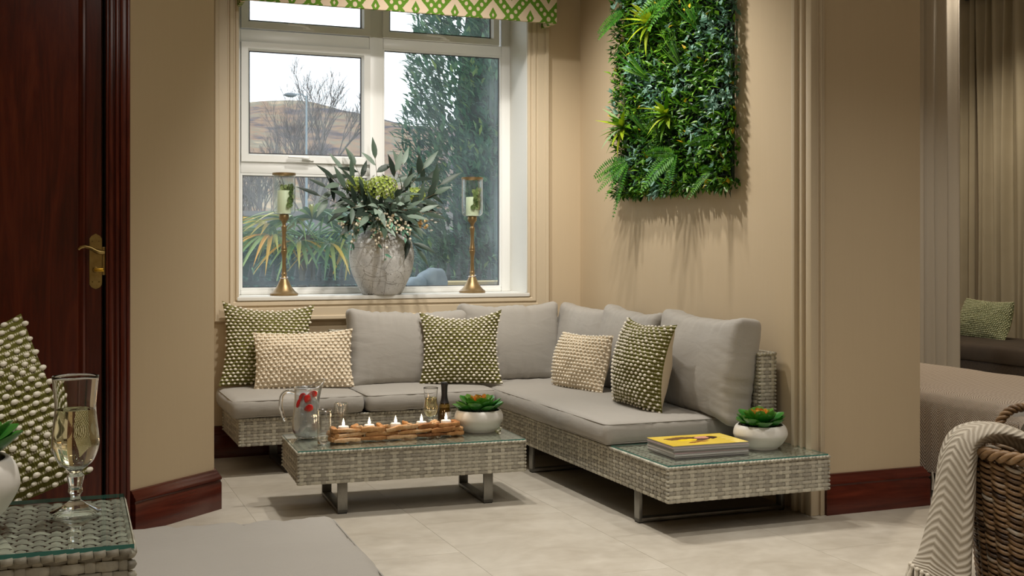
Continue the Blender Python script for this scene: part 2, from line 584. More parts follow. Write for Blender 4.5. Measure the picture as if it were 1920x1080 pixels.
def bead(x0, x1, z0, z1, w, y0, y1, name, parent):
    m = MB()
    vs = []
    for k, (a, b) in enumerate([(0, y0), (w * 0.75, y0), (w, y1)]):
        vs += [(x0 + a, b, z0 + a), (x1 - a, b, z0 + a), (x1 - a, b, z1 - a), (x0 + a, b, z1 - a)]
    vs += [(x0, 0.04, z0), (x1, 0.04, z0), (x1, 0.04, z1), (x0, 0.04, z1)]
    fs = []
    for r in (0, 1):
        fs += [(r * 4 + i, r * 4 + (i + 1) % 4, r * 4 + 4 + (i + 1) % 4, r * 4 + 4 + i) for i in range(4)]
    fs += [(12 + i, 12 + (i + 1) % 4, (i + 1) % 4, i) for i in range(4)]
    return m.add(vs, fs).build(name, M_UPVC, parent, smooth=30)
# fixed lights
bead(0.990, 1.722, 0.872, 1.522, 0.014, 0.004, 0.030, 'glazing_bead', win)
pane(1.001, 1.711, 0.884, 1.512, win)
bead(1.805, 2.540, 0.872, 2.262, 0.010, 0.004, 0.030, 'glazing_bead', win)
pane(1.813, 2.532, 0.880, 2.254, win)
# opening sashes stand proud of the frame
def handle(x, z, parent, s=1):
    h = MB()
    h.box(x - 0.03, x + 0.035, -0.030, -0.014, z - 0.012, z + 0.012).box(x - 0.012, x + 0.012, -0.045, -0.028, z - 0.010, z + 0.010)
    h.tube([(x, -0.042, z), (x - 0.04 * s, -0.048, z + 0.004), (x - 0.115 * s, -0.046, z + 0.006)], [0.010, 0.008, 0.006], 8)
    o = h.build('handle', M_UPVC, parent, smooth=40)
    MB().lathe([(0, 0), (0.003, 0), (0.003, 0.002), (0, 0.002)], 8).build('screw', M_GASKET, o, (x + 0.001, -0.0455, z), (PI / 2, 0, 0))
def sash(x0, x1, z0, z1, w, hx):
    s = bead(x0, x1, z0, z1, w, -0.016, 0.020, 'sash', win)
    pane(x0 + w - 0.002, x1 - w + 0.002, z0 + w - 0.002, z1 - w + 0.002, s, 0.026)
    handle(hx, z0 + 0.024, s)
sash(0.992, 1.724, 1.586, 2.250, 0.048, 1.36)
sash(0.992, 1.724, 2.326, 2.662, 0.048, 1.36)
sash(1.800, 2.520, 2.322, 2.662, 0.048, 2.17)

# ================================================================ door
door = struct(thing('door_1', 'dark polished mahogany door with brass lever handle', 'door', (0, 4.785, 0)))
DZ = 2.08
MB().box(DX0, DX1 - 0.014, 0.0, 0.044, 0.008, DZ + 0.6).build('door_leaf', M_MAHOG, door, bevel=0.002)
for z0, z1 in ((0.25, 0.62), (0.70, 2.45)) if False else ((0.22, 2.5),):
    x0, x1 = DX0 + 0.085, 0.135
    pr = [(0, 0), (0.004, 0.012), (0.012, 0.015), (0.020, 0.009), (0.026, 0.004), (0.030, -0.002)]
    m = MB()
    vs = []
    for cx_, cz_, sx, sz in [(x0, z0, 1, 1), (x1, z0, -1, 1), (x1, z1, -1, -1), (x0, z1, 1, -1)]:
        vs += [(cx_ + sx * o, -d, cz_ + sz * o) for o, d in pr]
    k = len(pr)
    fs = []
    for i in range(4):
        j = (i + 1) % 4
        fs += [(i * k + q, j * k + q, j * k + q + 1, i * k + q + 1) for q in range(k - 1)]
    m.add(vs, fs).build('panel_moulding', M_MAHOG, door, smooth=50)
    MB().box(x0 + 0.028, x1 - 0.028, -0.003, 0.01, z0 + 0.028, z1 - 0.028).build('door_panel', M_MAHOG, door)
# lining, stop and architrave
MB().box(DX1 - 0.004, DX1 + 0.01, 0.0, 0.16, 0, DZ + 0.6).build('door_jamb', M_DARKGAP, door)
m = MB()
for x0, x1, d in [(0.205, 0.217, 0.040), (0.215, 0.232, 0.050), (0.231, 0.239, 0.043), (0.238, 0.252, 0.054), (0.251, 0.258, 0.046), (0.257, 0.280, 0.058), (0.279, 0.292, 0.066)]:
    m.box(x0, x1, -d, 0.06, 0, DZ + 0.62)
struct(m.build('trim_5', M_MAHOG, None, (0, 4.785, 0), bevel=0.003, smooth=40))
# brass furniture
hx = 0.169
pl = [(-0.021, -0.088), (-0.014, -0.098), (-0.006, -0.102), (0, -0.104), (0.006, -0.102), (0.014, -0.098), (0.021, -0.088), (0.021, 0.088), (0.014, 0.098), (0.006, 0.102), (0, 0.106), (-0.006, 0.102), (-0.014, 0.098), (-0.021, 0.088)]
m = MB()
m.add([(x, -0.007, z) for x, z in pl] + [(x, 0, z) for x, z in pl], [tuple(range(14)), tuple(reversed(range(14, 28)))] + [(i, (i + 1) % 14, 14 + (i + 1) % 14, 14 + i) for i in range(14)])
bp = m.build('backplate', M_BRASS, door, (hx, -0.001, 1.052), bevel=0.0015)
for sx in (-0.012, 0.012):
    for sz in (-0.078, 0.078):
        MB().lathe([(0, 0), (0.003, 0), (0.003, 0.0015), (0, 0.002)], 8).build('screw', plain('screw_brass', (128, 108, 66), 0.4, 1.0) if 'screw_brass' not in bpy.data.materials else bpy.data.materials['screw_brass'], bp, (sx, -0.007, sz), (PI / 2, 0, 0))
m = MB()
m.tube([(0, -0.005, 0.044), (0, -0.045, 0.044)], [0.011, 0.009], 12)
m.tube([(0.030, -0.050, 0.036), (0.014, -0.052, 0.036), (0, -0.052, 0.041), (-0.018, -0.052, 0.052), (-0.040, -0.050, 0.058), (-0.055, -0.050, 0.055), (-0.064, -0.050, 0.046)], [0.008, 0.010, 0.009, 0.008, 0.007, 0.007, 0.005], 10)
m.build('lever', M_BRASS, door, (hx, 0, 1.052), smooth=60)
m = MB()
m.lathe([(0, 0), (0.012, 0), (0.012, 0.012), (0.009, 0.02), (0, 0.02)], 14)
o = m.build('thumb_turn', M_BRASS, door, (hx - 0.001, -0.007, 1.020), (PI / 2, 0, 0), smooth=40)
MB().box(-0.006, 0.030, -0.006, 0.006, 0.018, 0.036).build('turn_wing', plain('yellow_brass', (222, 178, 66), 0.25, 1.0), o, bevel=0.003, smooth=40)
MB().box(0.192, 0.204, -0.004, 0.02, 1.0, 1.108).build('strike_plate', M_BRASS, door, bevel=0.0015)

# ================================================================ pelmet with woven ikat cloth
def ikat():
    t = NT('ikat_cloth')
    co = t.coord()
    s = t.sep(co)
    jag = t.math('MULTIPLY', t.math('SUBTRACT', t.noise(t.coord(scale=(60, 60, 160)), 1.0, 1), 0.5), 0.20)
    x = t.math('ADD', s[0], s[1])
    P, Q = 0.225, 0.26
    def tri(v, per, off):
        q = t.math('FRACT', t.math('ADD', t.math('DIVIDE', v, per), off))
        return t.math('MULTIPLY', t.math('ABSOLUTE', t.math('SUBTRACT', q, 0.5)), 2.0)
    a = tri(x, P, 0.37)
    b = tri(s[2], Q, 0.42)
    d = t.math('ADD', t.math('ADD', a, b), t.math('MULTIPLY', jag, 0.35))
    band = t.math('LESS_THAN', t.math('ABSOLUTE', t.math('SUBTRACT', d, 1.0)), 0.33)
    a2 = t.math('SUBTRACT', 1.0, a)
    b2 = t.math('SUBTRACT', 1.0, b)
    def drop(aa, bb, r):
        return t.math('LESS_THAN', t.math('ADD', t.math('ADD', t.math('MULTIPLY', aa, 1.6), bb), t.math('MULTIPLY', jag, 0.3)), r)
    core = t.math('MAXIMUM', drop(a, b, 0.34), drop(a2, b2, 0.34))
    eye = t.math('MAXIMUM', drop(a, b, 0.10), drop(a2, b2, 0.10))
    al = t.math('FRACT', t.math('MULTIPLY', t.math('SUBTRACT', a, b), 2.6))
    dot = t.math('LESS_THAN', t.math('ADD', t.math('POWER', t.math('MULTIPLY', t.math('SUBTRACT', al, 0.5), 0.42), 2.0), t.math('POWER', t.math('SUBTRACT', d, 1.0), 2.0)), 0.016)
    g = t.math('MAXIMUM', band, core)
    g = t.math('MULTIPLY', g, t.math('SUBTRACT', 1.0, t.math('MAXIMUM', dot, eye)))
    wv = t.noise(t.coord(scale=(400, 400, 400)), 1.0, 2)
    cream = t.mix(wv, lin((218, 198, 172)), lin((196, 174, 148)))
    green = t.mix(wv, lin((78, 118, 30)), lin((100, 138, 44)))
    t.base(t.mix(g, cream, green), 0.85, 0, 0.2)
    t.bump(wv, 0.15, 0.002)
    return t.m
pel = thing('window_pelmet', 'cloth covered window pelmet with green and cream ikat pattern', 'pelmet', (0.93, 6.12, 2.387))
MB().prism([(0, 0), (1.77, 0), (1.77, 0.20), (1.748, 0.20), (1.748, 0.022), (0.022, 0.022), (0.022, 0.20), (0, 0.20)], 0, 0.40).build('cloth_cover', ikat(), pel, bevel=0.004, smooth=40)
MB().box(0.001, 1.769, 0.001, 0.20, 0.400, 0.415).build('top_board', M_REVEAL, pel)
# ================================================================ rattan weave
M_RATTAN = tinted('grey_rattan', [(0.0, (106, 101, 90)), (0.35, (148, 143, 130)), (0.7, (188, 183, 166)), (1.0, (216, 212, 194))], 0.5, 0.4, bump=0.12, bscale=180, vary=0.5)
M_CORE = plain('rattan_core', (92, 85, 72), 0.8)
M_STEEL = plain('grey_steel', (150, 148, 142), 0.38, 0.85, rgb2=(132, 130, 124), nscale=20)
M_FOOT = plain('black_rubber', (24, 24, 24), 0.7)
M_TOPGLASS = thin_glass('table_glass', (0.88, 0.95, 0.92), 1.5, 1.2)
M_GLASSEDGE = plain('glass_edge', (66, 132, 122), 0.12, spec=0.6)

def weave(mb, o, u, v, n, lu, lv, pu=0.030, pv=0.0155, amp=0.0026):
    """plain weave of flat strands on the rectangle o + u*[0,lu] + v*[0,lv], n = outward"""
    o, u, v, n = V(o), V(u), V(v), V(n)
    nu, nv = max(2, round(lu / pu)), max(2, round(lv / pv))
    pu, pv = lu / nu, lv / nv
    SS = 4
    for j in range(nv):
        vc = (j + 0.5) * pv
        vs, fs, tt = [], [], []
        rt = 0.52 + R.uniform(-0.14, 0.14)
        for i in range(nu * SS + 1):
            k = i / SS
            h = amp * math.cos(PI * (k - 0.5 + j))
            seg = int(k + 0.001)
            tn = rt + 0.16 * math.sin(seg * 12.9898 + j * 78.233 + lu * 7)
            for q, e in ((-0.46, -0.0006), (0, 0.0016), (0.46, -0.0006)):
                vs.append(o + u * (k * pu) + v * (vc + q * pv) + n * (h + e))
                tt.append(tn + (0.06 if q == 0 else -0.05))
        for i in range(nu * SS):
            a = i * 3
            fs += [(a, a + 3, a + 4, a + 1), (a + 1, a + 4, a + 5, a + 2)]
        mb.add(vs, fs, tt)
    for i in range(nu):
        uc = (i + 0.5) * pu
        vs, fs, tt = [], [], []
        st = 0.60 + R.uniform(-0.22, 0.22)
        w = 0.30 * pu
        for j in range(nv * 2 + 1):
            k = j / 2
            h = -amp * math.cos(PI * (i + k - 0.5))
            for q, e in ((-w, -0.0008), (0, 0.0010), (w, -0.0008)):
                vs.append(o + u * (uc + q) + v * (k * pv) + n * (h + e))
                tt.append(st)
        for j in range(nv * 2):
            a = j * 3
            fs += [(a, a + 3, a + 4, a + 1), (a + 1, a + 4, a + 5, a + 2)]
        mb.add(vs, fs, tt)

def weave_block(parent, x0, x1, y0, y1, z0, z1, faces='FLRBT', name='rattan_weave', top=None, pu=0.030, pv=0.0155):
    i = 0.005
    core = MB().box(x0 + i, x1 - i, y0 + i, y1 - i, z0 + 0.002, z1 - i).build(name.replace('weave', 'core'), M_CORE, parent)
    mb = MB()
    e = 0.003
    lx, ly, lz = x1 - x0, y1 - y0, z1 - z0
    if 'F' in faces: weave(mb, (x0, y0 + e, z0), (1, 0, 0), (0, 0, 1), (0, -1, 0), lx, lz, pu, pv)
    if 'B' in faces: weave(mb, (x0, y1 - e, z0), (1, 0, 0), (0, 0, 1), (0, 1, 0), lx, lz, pu, pv)
    if 'L' in faces: weave(mb, (x0 + e, y0, z0), (0, 1, 0), (0, 0, 1), (-1, 0, 0), ly, lz, pu, pv)
    if 'R' in faces: weave(mb, (x1 - e, y0, z0), (0, 1, 0), (0, 0, 1), (1, 0, 0), ly, lz, pu, pv)
    if 'T' in faces:
        a, b = top or (y0, y1)
        weave(mb, (x0, a, z1 - e), (1, 0, 0), (0, 1, 0), (0, 0, 1), lx, b - a, pu, pv * 1.1)
    # rounded corner strands
    for cx_, cy_ in ((x0, y0), (x1, y0), (x0, y1), (x1, y1)):
        sx, sy = (1 if cx_ == x0 else -1), (1 if cy_ == y0 else -1)
        nrow = max(2, round(lz / pv))
        for j in range(nrow):
            z = z0 + (j + 0.5) * lz / nrow
            pts = []
            for q in range(4):
                a = q / 3 * PI / 2
                pts.append((cx_ + sx * 0.006 * (1 - math.sin(a)), cy_ + sy * 0.006 * (1 - math.cos(a)), z))
            mb.tube(pts, 0.0062, 6, tint=0.55 + R.uniform(-0.2, 0.2))
    # rim strands wound over the upper edge
    for (ax, ay), (bx_, by_) in (((x0, y0), (x1, y0)), ((x0, y0), (x0, y1)), ((x1, y0), (x1, y1))):
        L = math.hypot(bx_ - ax, by_ - ay)
        m = int(L / 0.016)
        for k in range(m):
            q0, q1 = k / m, (k + 0.92) / m
            dx, dy = (bx_ - ax), (by_ - ay)
            mb.tube([(ax + dx * q0, ay + dy * q0, z1 - 0.005), (ax + dx * q1, ay + dy * q1, z1 - 0.003)], 0.0058, 6, tint=0.62 + R.uniform(-0.2, 0.2))
    o = mb.build(name, M_RATTAN, parent, kind='stuff')
    o.data.shade_smooth()
    return core, o

def glass_slab(parent, x0, x1, y0, y1, z, th=0.006):
    g = MB().add([(x0, y0, z + th), (x1, y0, z + th), (x1, y1, z + th), (x0, y1, z + th)], [(0, 1, 2, 3)]).build('glass_top', M_TOPGLASS, parent)
    e = MB()
    for a in ((x0, y0, x1, y0), (x1, y0, x1, y1), (x1, y1, x0, y1), (x0, y1, x0, y0)):
        e.add([(a[0], a[1], z), (a[2], a[3], z), (a[2], a[3], z + th), (a[0], a[1], z + th)], [(0, 1, 2, 3)])
    e.build('glass_edge', M_GLASSEDGE, g)
    return g

def u_leg(parent, x, y0, y1, h, w=0.042, t=0.014, along='y'):
    """sled leg: two posts and a floor bar"""
    m = MB()
    m.box(-w / 2, w / 2, y0, y0 + t, 0.004, h).box(-w / 2, w / 2, y1 - t, y1, 0.004, h).box(-w / 2, w / 2, y0, y1, 0.004, 0.004 + t)
    m.box(-w / 2 - 0.02, w / 2 + 0.02, y0 - 0.002, y0 + 0.03, h - 0.004, h)
    o = m.build('sled_leg', M_STEEL, parent, (x, 0, 0), (0, 0, 0 if along == 'y' else -PI / 2), bevel=0.002, smooth=40)
    for yy in (y0 + 0.012, y1 - 0.012):
        MB().box(-w / 2 + 0.003, w / 2 - 0.003, yy - 0.010, yy + 0.010, 0, 0.004).build('rubber_foot', M_FOOT, o)
    return o

# ---------------------------------------------------------------- coffee table
CT = thing('coffee_table', 'low grey rattan coffee table with glass top and sled legs', 'table', (0.944, 4.752, 0), (0, 0, math.radians(-2.8)))
CTL, CTW = 0.984, 0.462
weave_block(CT, 0, CTL, 0, CTW, 0.135, 0.270)
glass_slab(CT, 0.001, CTL - 0.001, 0.001, CTW - 0.001, 0.2705)
for x in (0.190, 0.825):
    lg = u_leg(CT, x, 0.035, CTW - 0.035, 0.137)
    for dx in (-0.045, 0.045):
        MB().lathe([(0, 0), (0.007, 0), (0.007, 0.004), (0, 0.005)], 8).build('bolt', M_STEEL, lg, (dx, 0.05, 0.128))

# ---------------------------------------------------------------- right-hand sofa unit, with its glass end
SR = thing('rattan_sofa', 'grey rattan sofa base along the right wall with glass end shelf', 'sofa base', (2.185, 3.912, 0), (0, 0, math.radians(-0.5)), 'bases of the corner sofa')
weave_block(SR, 0, 0.735, 0, 1.80, 0.131, 0.270, faces='FLT', top=(0, 0.62))
glass_slab(SR, 0.004, 0.731, 0.004, 0.50, 0.2705)
bc = weave_block(SR, 0.640, 0.722, 0.36, 2.30, 0.262, 0.655, faces='FLT', name='backrest_weave')
for y, x0, x1 in ((0.262, 0.012, 0.70), (1.40, 0.012, 0.70)):
    m = MB()
    w, t, h = 0.042, 0.016, 0.133
    m.box(x0, x0 + t, y, y + w, 0.004, h).box(x1 - t, x1, y, y + w, 0.004, h).box(x0, x1, y, y + w, 0.004, 0.004 + t)
    m.box(x0 - 0.004, x0 + 0.03, y - 0.022, y + w + 0.022, h - 0.004, h)
    o = m.build('sled_leg', M_STEEL, SR, bevel=0.002, smooth=40)
    for xx in (x0 + 0.002, x1 - 0.022):
        MB().box(xx, xx + 0.020, y + 0.003, y + w - 0.003, 0, 0.004).build('rubber_foot', M_FOOT, o)

# ---------------------------------------------------------------- sofa unit under the window
SB = thing('rattan_sofa', 'grey rattan sofa base below the window', 'sofa base', (0.852, 5.712, 0), (0, 0, 0), 'bases of the corner sofa')
weave_block(SB, 0, 1.36, 0, 0.56, 0.148, 0.282, faces='FL')
weave_block(SB, 0.56, 1.85, 0.46, 0.54, 0.275, 0.665, faces='FLT', name='backrest_weave')
for x in (0.25, 1.15):
    u_leg(SB, x, 0.05, 0.50, 0.149)

# ---------------------------------------------------------------- foreground glass side table
FTZ = 0.71
FT = thing('side_table', 'tall rattan side table with thick glass top at the left edge', 'table', (-0.62, 1.642, 0), (0, 0, math.radians(-1.0)))
weave_block(FT, 0, 0.724, 0, 0.335, 0.50, FTZ - 0.007, pu=0.021, pv=0.0145)
glass_slab(FT, -0.003, 0.726, -0.003, 0.338, FTZ - 0.0065)
for x in (0.03, 0.694):
    for y in (0.03, 0.305):
        MB().box(x - 0.02, x + 0.02, y - 0.02, y + 0.02, 0, 0.505).build('leg', M_STEEL, FT, bevel=0.002)

# ---------------------------------------------------------------- foreground sofa modules
for lab, x0, x1, y0, y1 in (('low rattan seat base under the near grey cushion', 0.05, 0.66, 2.26, 2.97), ('low rattan seat base at the far left behind the side table', -0.80, 0.03, 2.26, 3.38)):
    g = thing('rattan_bench', lab, 'sofa base', (x0, y0, 0), (0, 0, math.radians(-2.0)) if x0 > 0 else (0, 0, 0), 'near seat bases')
    weave_block(g, 0, x1 - x0, 0, y1 - y0, 0.14, 0.315, faces='RB')
    for x in (0.06, x1 - x0 - 0.06):
        u_leg(g, x, 0.06, y1 - y0 - 0.06, 0.142)
# ================================================================ grey cushions
def fabric(name, a, b, scale=260, bump=0.12):
    t = NT(name)
    w = t.noise(t.coord(scale=(scale, scale, scale)), 1.0, 2)
    s = t.noise(t.coord(), 3.5, 4)
    c = t.mix(t.math('ADD', t.math('MULTIPLY', w, 0.5), t.math('MULTIPLY', s, 0.5)), lin(a), lin(b))
    t.base(c, 0.75, 0, 0.3)
    t.p.inputs['Sheen Weight'].default_value = 0.15
    wr = t.noise(t.coord(scale=(1.0, 1.0, 2.6)), 7, 3, 0.5, 0.8)
    t.bump(t.math('ADD', t.math('MULTIPLY', wr, 4.0), t.math('MULTIPLY', w, 0.35)), bump, 0.006)
    return t.m
M_GREY = fabric('grey_cushion_cloth', (166, 161, 152), (154, 149, 141))
M_GREY_NEAR = M_GREY
M_SEAM = plain('cushion_seam', (128, 121, 112), 0.85)

def puff(lx, ly, lz, r, crown, seed=0, wr=0.004, step=0.022, ears=0.0):
    h = V((lx / 2, ly / 2, lz / 2))
    verts, index, faces = [], {}, []
    def put(p):
        k = (round(p.x, 5), round(p.y, 5), round(p.z, 5))
        if k in index:
            return index[k]
        q = V([max(-(h[i] - r), min(h[i] - r, p[i])) for i in range(3)])
        d = p - q
        w = q + d.normalized() * r if d.length > 1e-9 else p.copy()
        nrm = d.normalized() if d.length > 1e-9 else V((0, 0, 1))
        a = [max(0.0, 1 - (w[i] / h[i]) ** 2) for i in range(3)]
        o = w.copy()
        o.x += math.copysign(1, w.x) * crown[0] * a[1] * a[2] * (abs(w.x) / h.x)
        o.y += math.copysign(1, w.y) * crown[1] * (a[0] * a[2]) ** 0.6 * (abs(w.y) / h.y)
        o.z += math.copysign(1, w.z) * crown[2] * (a[0] * a[1]) ** 0.6 * (abs(w.z) / h.z)
        if ears:
            e = (abs(w.x) / h.x) ** 4 * (abs(w.z) / h.z) ** 4
            o.x *= 1 + ears * e / max(h.x, 0.1) * 0.6
            o.z *= 1 + ears * e / max(h.z, 0.1)
        edge = 1 - min(a[0] + 0.0, 1) * min(a[2] if ly < lz else a[1], 1)
        qz, hz = (w.z, h.z) if ly < lz else (w.y, h.y)
        ez, ex = (abs(qz) / hz) ** 2.5, (abs(w.x) / h.x) ** 2.5
        fz = noise.noise(V((w.x * 30 + qz * 5 + seed * 3.7, qz * 4, seed)))
        fx = noise.noise(V((w.x * 4, qz * 30 + w.x * 6 + seed * 5.3, seed + 9)))
        lo = noise.noise(V((w.x * 6 + seed, w.y * 6, w.z * 6)))
        fz, fx = -abs(fz) ** 0.8, -abs(fx) ** 0.8
        o += nrm * (wr * (0.45 * lo + 1.3 * fz * ez * (1 - ex) + 0.7 * fx * ex * (1 - ez)))
        index[k] = len(verts)
        verts.append(o)
        return index[k]
    def lin_(l):
        m = max(4, round(l / step))
        xs = [-math.cos(PI * i / m) * 0.35 + (2 * i / m - 1) * 0.65 for i in range(m + 1)]
        return [x * l / 2 for x in xs]
    X_, Y_, Z_ = lin_(lx), lin_(ly), lin_(lz)
    def face(A, B, f, flip):
        for i in range(len(A) - 1):
            for j in range(len(B) - 1):
                q = (put(f(A[i], B[j])), put(f(A[i + 1], B[j])), put(f(A[i + 1], B[j + 1])), put(f(A[i], B[j + 1])))
                faces.append(tuple(reversed(q)) if flip else q)
    face(X_, Y_, lambda a, b: V((a, b, h.z)), False)
    face(X_, Y_, lambda a, b: V((a, b, -h.z)), True)
    face(X_, Z_, lambda a, b: V((a, -h.y, b)), False)
    face(X_, Z_, lambda a, b: V((a, h.y, b)), True)
    face(Y_, Z_, lambda a, b: V((-h.x, a, b)), True)
    face(Y_, Z_, lambda a, b: V((h.x, a, b)), False)
    m = MB()
    m.add([p + V((0, 0, h.z)) for p in verts], faces)
    return m

def rounded_loop(lx, ly, r, z, n=5):
    pts = []
    for cx_, cy_, a0 in ((lx / 2 - r, ly / 2 - r, 0), (-lx / 2 + r, ly / 2 - r, PI / 2), (-lx / 2 + r, -ly / 2 + r, PI), (lx / 2 - r, -ly / 2 + r, 1.5 * PI)):
        pts += [(cx_ + r * math.cos(a0 + PI / 2 * k / n), cy_ + r * math.sin(a0 + PI / 2 * k / n), z) for k in range(n + 1)]
    return pts

def seat_cushion(label, x0, x1, y0, y1, z0, z1, rz=0.0, seed=1, crown=0.010, group='seat cushions of the corner sofa', r=0.034, wr=0.008):
    lx, ly, lz = x1 - x0, y1 - y0, z1 - z0
    t = thing('seat_cushion', label, 'cushion', ((x0 + x1) / 2, (y0 + y1) / 2, z0), (0, 0, rz), group)
    c = puff(lx, ly, lz, r, (0.008, 0.008, crown), seed, wr).build('cushion_pad', M_GREY, t)
    c.data.shade_smooth()
    q = r * 0.30
    for z in (lz - q, q):
        MB().tube(rounded_loop(lx - 2 * q + 0.004, ly - 2 * q + 0.004, r * 0.9, z, 5), 0.0024, 5, closed=True).build('piping', M_GREY, t).data.shade_smooth()
    return t
seat_cushion('grey seat cushion at the left end of the sofa, under the jug', 0.812, 1.468, 5.690, 6.28, 0.283, 0.378, 0, 3)
seat_cushion('middle grey seat cushion below the window, between left end and corner', 1.474, 2.172, 5.690, 6.28, 0.283, 0.376, 0, 4)
seat_cushion('long grey seat cushion running along the right wall', 2.172, 2.822, 4.405, 6.16, 0.272, 0.372, math.radians(-0.5), 5, 0.012)

def back_cushion(label, c, w, h, t, tilt, rz, seed, roll=0.0):
    o = thing('back_cushion', label, 'cushion', c, (math.radians(tilt), math.radians(roll), math.radians(rz)), 'grey back cushions of the corner sofa')
    p = puff(w, t, h, 0.030, (0.010, 0.052, 0.006), seed, 0.015, 0.012, ears=0.030).build('cushion_pad', M_GREY, o)
    p.data.shade_smooth()
    return o
back_cushion('grey back cushion left of the window sofa, beside the beige pillow', (1.815, 6.095, 0.366), 0.655, 0.390, 0.110, -9, 0, 21, 1.5)
back_cushion('grey back cushion under the right candle holder, next to the corner', (2.415, 6.100, 0.366), 0.560, 0.412, 0.110, -8, -2, 22, -0.5)
back_cushion('grey back cushion in the corner behind the small beige pillow', (2.745, 5.93, 0.366), 0.53, 0.405, 0.110, -11, -84, 23, 2.0)
back_cushion('grey back cushion in the middle of the right wall row', (2.735, 5.36, 0.366), 0.60, 0.412, 0.110, -11, -91, 24, 1.5)
back_cushion('large grey back cushion at the near end, by the wicker armrest', (2.740, 4.635, 0.366), 0.690, 0.420, 0.125, -8, -91, 25, 0.6)

near = seat_cushion('pale grey cushion on the low near seat, bottom of the picture', 0.045, 0.672, 2.250, 2.980, 0.318, 0.42, math.radians(-2.0), 8, 0.016, 'near seat cushions', wr=0.014)
seat_cushion('grey seat cushion far left, carrying the near olive pillow', -0.80, 0.025, 2.250, 3.385, 0.318, 0.425, 0, 9, 0.012, 'near seat cushions')

# ================================================================ scatter pillows with yarn bobbles
def stripe_mat(name, ground, ground2, line, rows):
    t = NT(name)
    v = t.sep(t.n('ShaderNodeAttribute', attribute_name='uvw').outputs['Vector'])
    ph = t.math('FRACT', t.math('MULTIPLY', v[1], rows))
    ln = t.math('LESS_THAN', t.math('ABSOLUTE', t.math('SUBTRACT', ph, 0.5)), 0.15)
    kn = t.math('SINE', t.math('MULTIPLY', v[0], 2 * PI * rows * 3.0))
    yarn = t.noise(t.coord(), 300, 3)
    c = t.mix(yarn, lin(ground), lin(ground2))
    c = t.mix(t.math('MULTIPLY', ln, t.math('ADD', 0.45, t.math('MULTIPLY', kn, 0.35))), c, lin(line))
    t.base(c, 0.9, 0, 0.1)
    rib = t.math('SINE', t.math('MULTIPLY', v[1], 2 * PI * rows))
    t.bump(t.math('ADD', t.math('MULTIPLY', t.math('ADD', rib, t.math('MULTIPLY', kn, 0.5)), 0.5), t.math('MULTIPLY', yarn, 0.7)), 0.7, 0.006)
    return t.m
M_OLIVE = stripe_mat('olive_yarn', (88, 86, 34), (118, 114, 56), (226, 218, 194), 24)
M_BEIGE = stripe_mat('beige_yarn', (214, 196, 168), (224, 208, 182), (238, 226, 204), 17)
M_BOB = plain('cream_bobble_yarn', (246, 240, 224), 0.9, rgb2=(228, 220, 200), nscale=120, bump=0.5, bscale=400)
M_BOB2 = plain('ivory_bobble_yarn', (248, 240, 222), 0.9, rgb2=(234, 222, 198), nscale=120, bump=0.5, bscale=400)
M_BACK = plain('pillow_back_linen', (206, 190, 164), 0.9, bump=0.1, bscale=300)

def pillow(name, label, w, h, T, loc, rot, front, bob, rows, cols, pin=0.11, seed=0, br=0.0067, sag=0.05, group='yarn bobble pillows'):
    t = thing(name, label, 'pillow', loc, tuple(math.radians(a) for a in rot), group)
    def P(u, v, side):
        U, Vv = 2 * u - 1, 2 * v - 1
        x = w / 2 * U * (1 - pin * (1 - Vv * Vv) * U * U)
        z = h / 2 * Vv * (1 - pin * (1 - U * U) * Vv * Vv * (1.25 if Vv > 0 else 0.45))
        z -= sag * h * 0.5 * (1 - U * U) * max(0, Vv) ** 2
        y = T / 2 * (max(0, (1 - U * U)) ** 0.55) * (max(0, (1 - Vv * Vv)) ** 0.55)
        y += 0.012 * noise.noise(V((U * 2 + seed, Vv * 2, seed * 1.7))) * (1 - U ** 4) * (1 - Vv ** 4)
        c = 0.035 * (U * U * Vv * Vv) * math.sin(seed + U * 2)
        return V((x, side * y + c, z + h / 2))
    f = MB().grid(lambda u, v: P(u, v, -1), 36, 36).build('pillow_front', front, t)
    f.data.shade_smooth()
    b = MB().grid(lambda u, v: P(u, v, 1), 24, 24, flip=True).build('pillow_back', M_BACK, t)
    b.data.shade_smooth()
    m = MB()
    for j in range(rows):
        v = (j + 0.5) / rows
        for i in range(cols):
            u = (i + (0.30 if j % 2 else 0.80) + R.uniform(-0.10, 0.10)) / cols
            if u > 0.995:
                continue
            vv = min(0.995, max(0.005, v + R.uniform(-0.004, 0.004)))
            p = P(u, vv, -1)
            du, dv = P(min(1, u + 0.01), vv, -1) - P(max(0, u - 0.01), vv, -1), P(u, min(1, vv + 0.01), -1) - P(u, max(0, vv - 0.01), -1)
            n = du.cross(dv)
            n = n.normalized() if n.length > 1e-9 else V((0, -1, 0))
            s = br * R.uniform(0.82, 1.15)
            m.ball(p + n * (s * 0.45), s, 7, 5, tint=R.random(), sc=(1.22, 0.95, 0.86))
    o = m.build('bobbles', bob, t, kind='stuff')
    o.data.shade_smooth()
    return t
pillow('throw_pillow', 'olive green bobble pillow in the left corner of the sofa', 0.480, 0.445, 0.15, (1.055, 6.150, 0.380), (-13, 2.0, -9), M_OLIVE, M_BOB, 24, 17, 0.13, 1)
pillow('throw_pillow', 'oblong cream bobble pillow leaning on the left olive pillow', 0.510, 0.305, 0.13, (1.222, 5.985, 0.380), (-14, -1.0, -10), M_BEIGE, M_BOB2, 17, 19, 0.06, 2, sag=0.03)
pillow('throw_pillow', 'olive green bobble pillow between two back cushions, behind the bottle', 0.445, 0.400, 0.14, (2.035, 5.880, 0.378), (-12, 0, -17), M_OLIVE, M_BOB, 24, 15, 0.14, 3, sag=0.08)
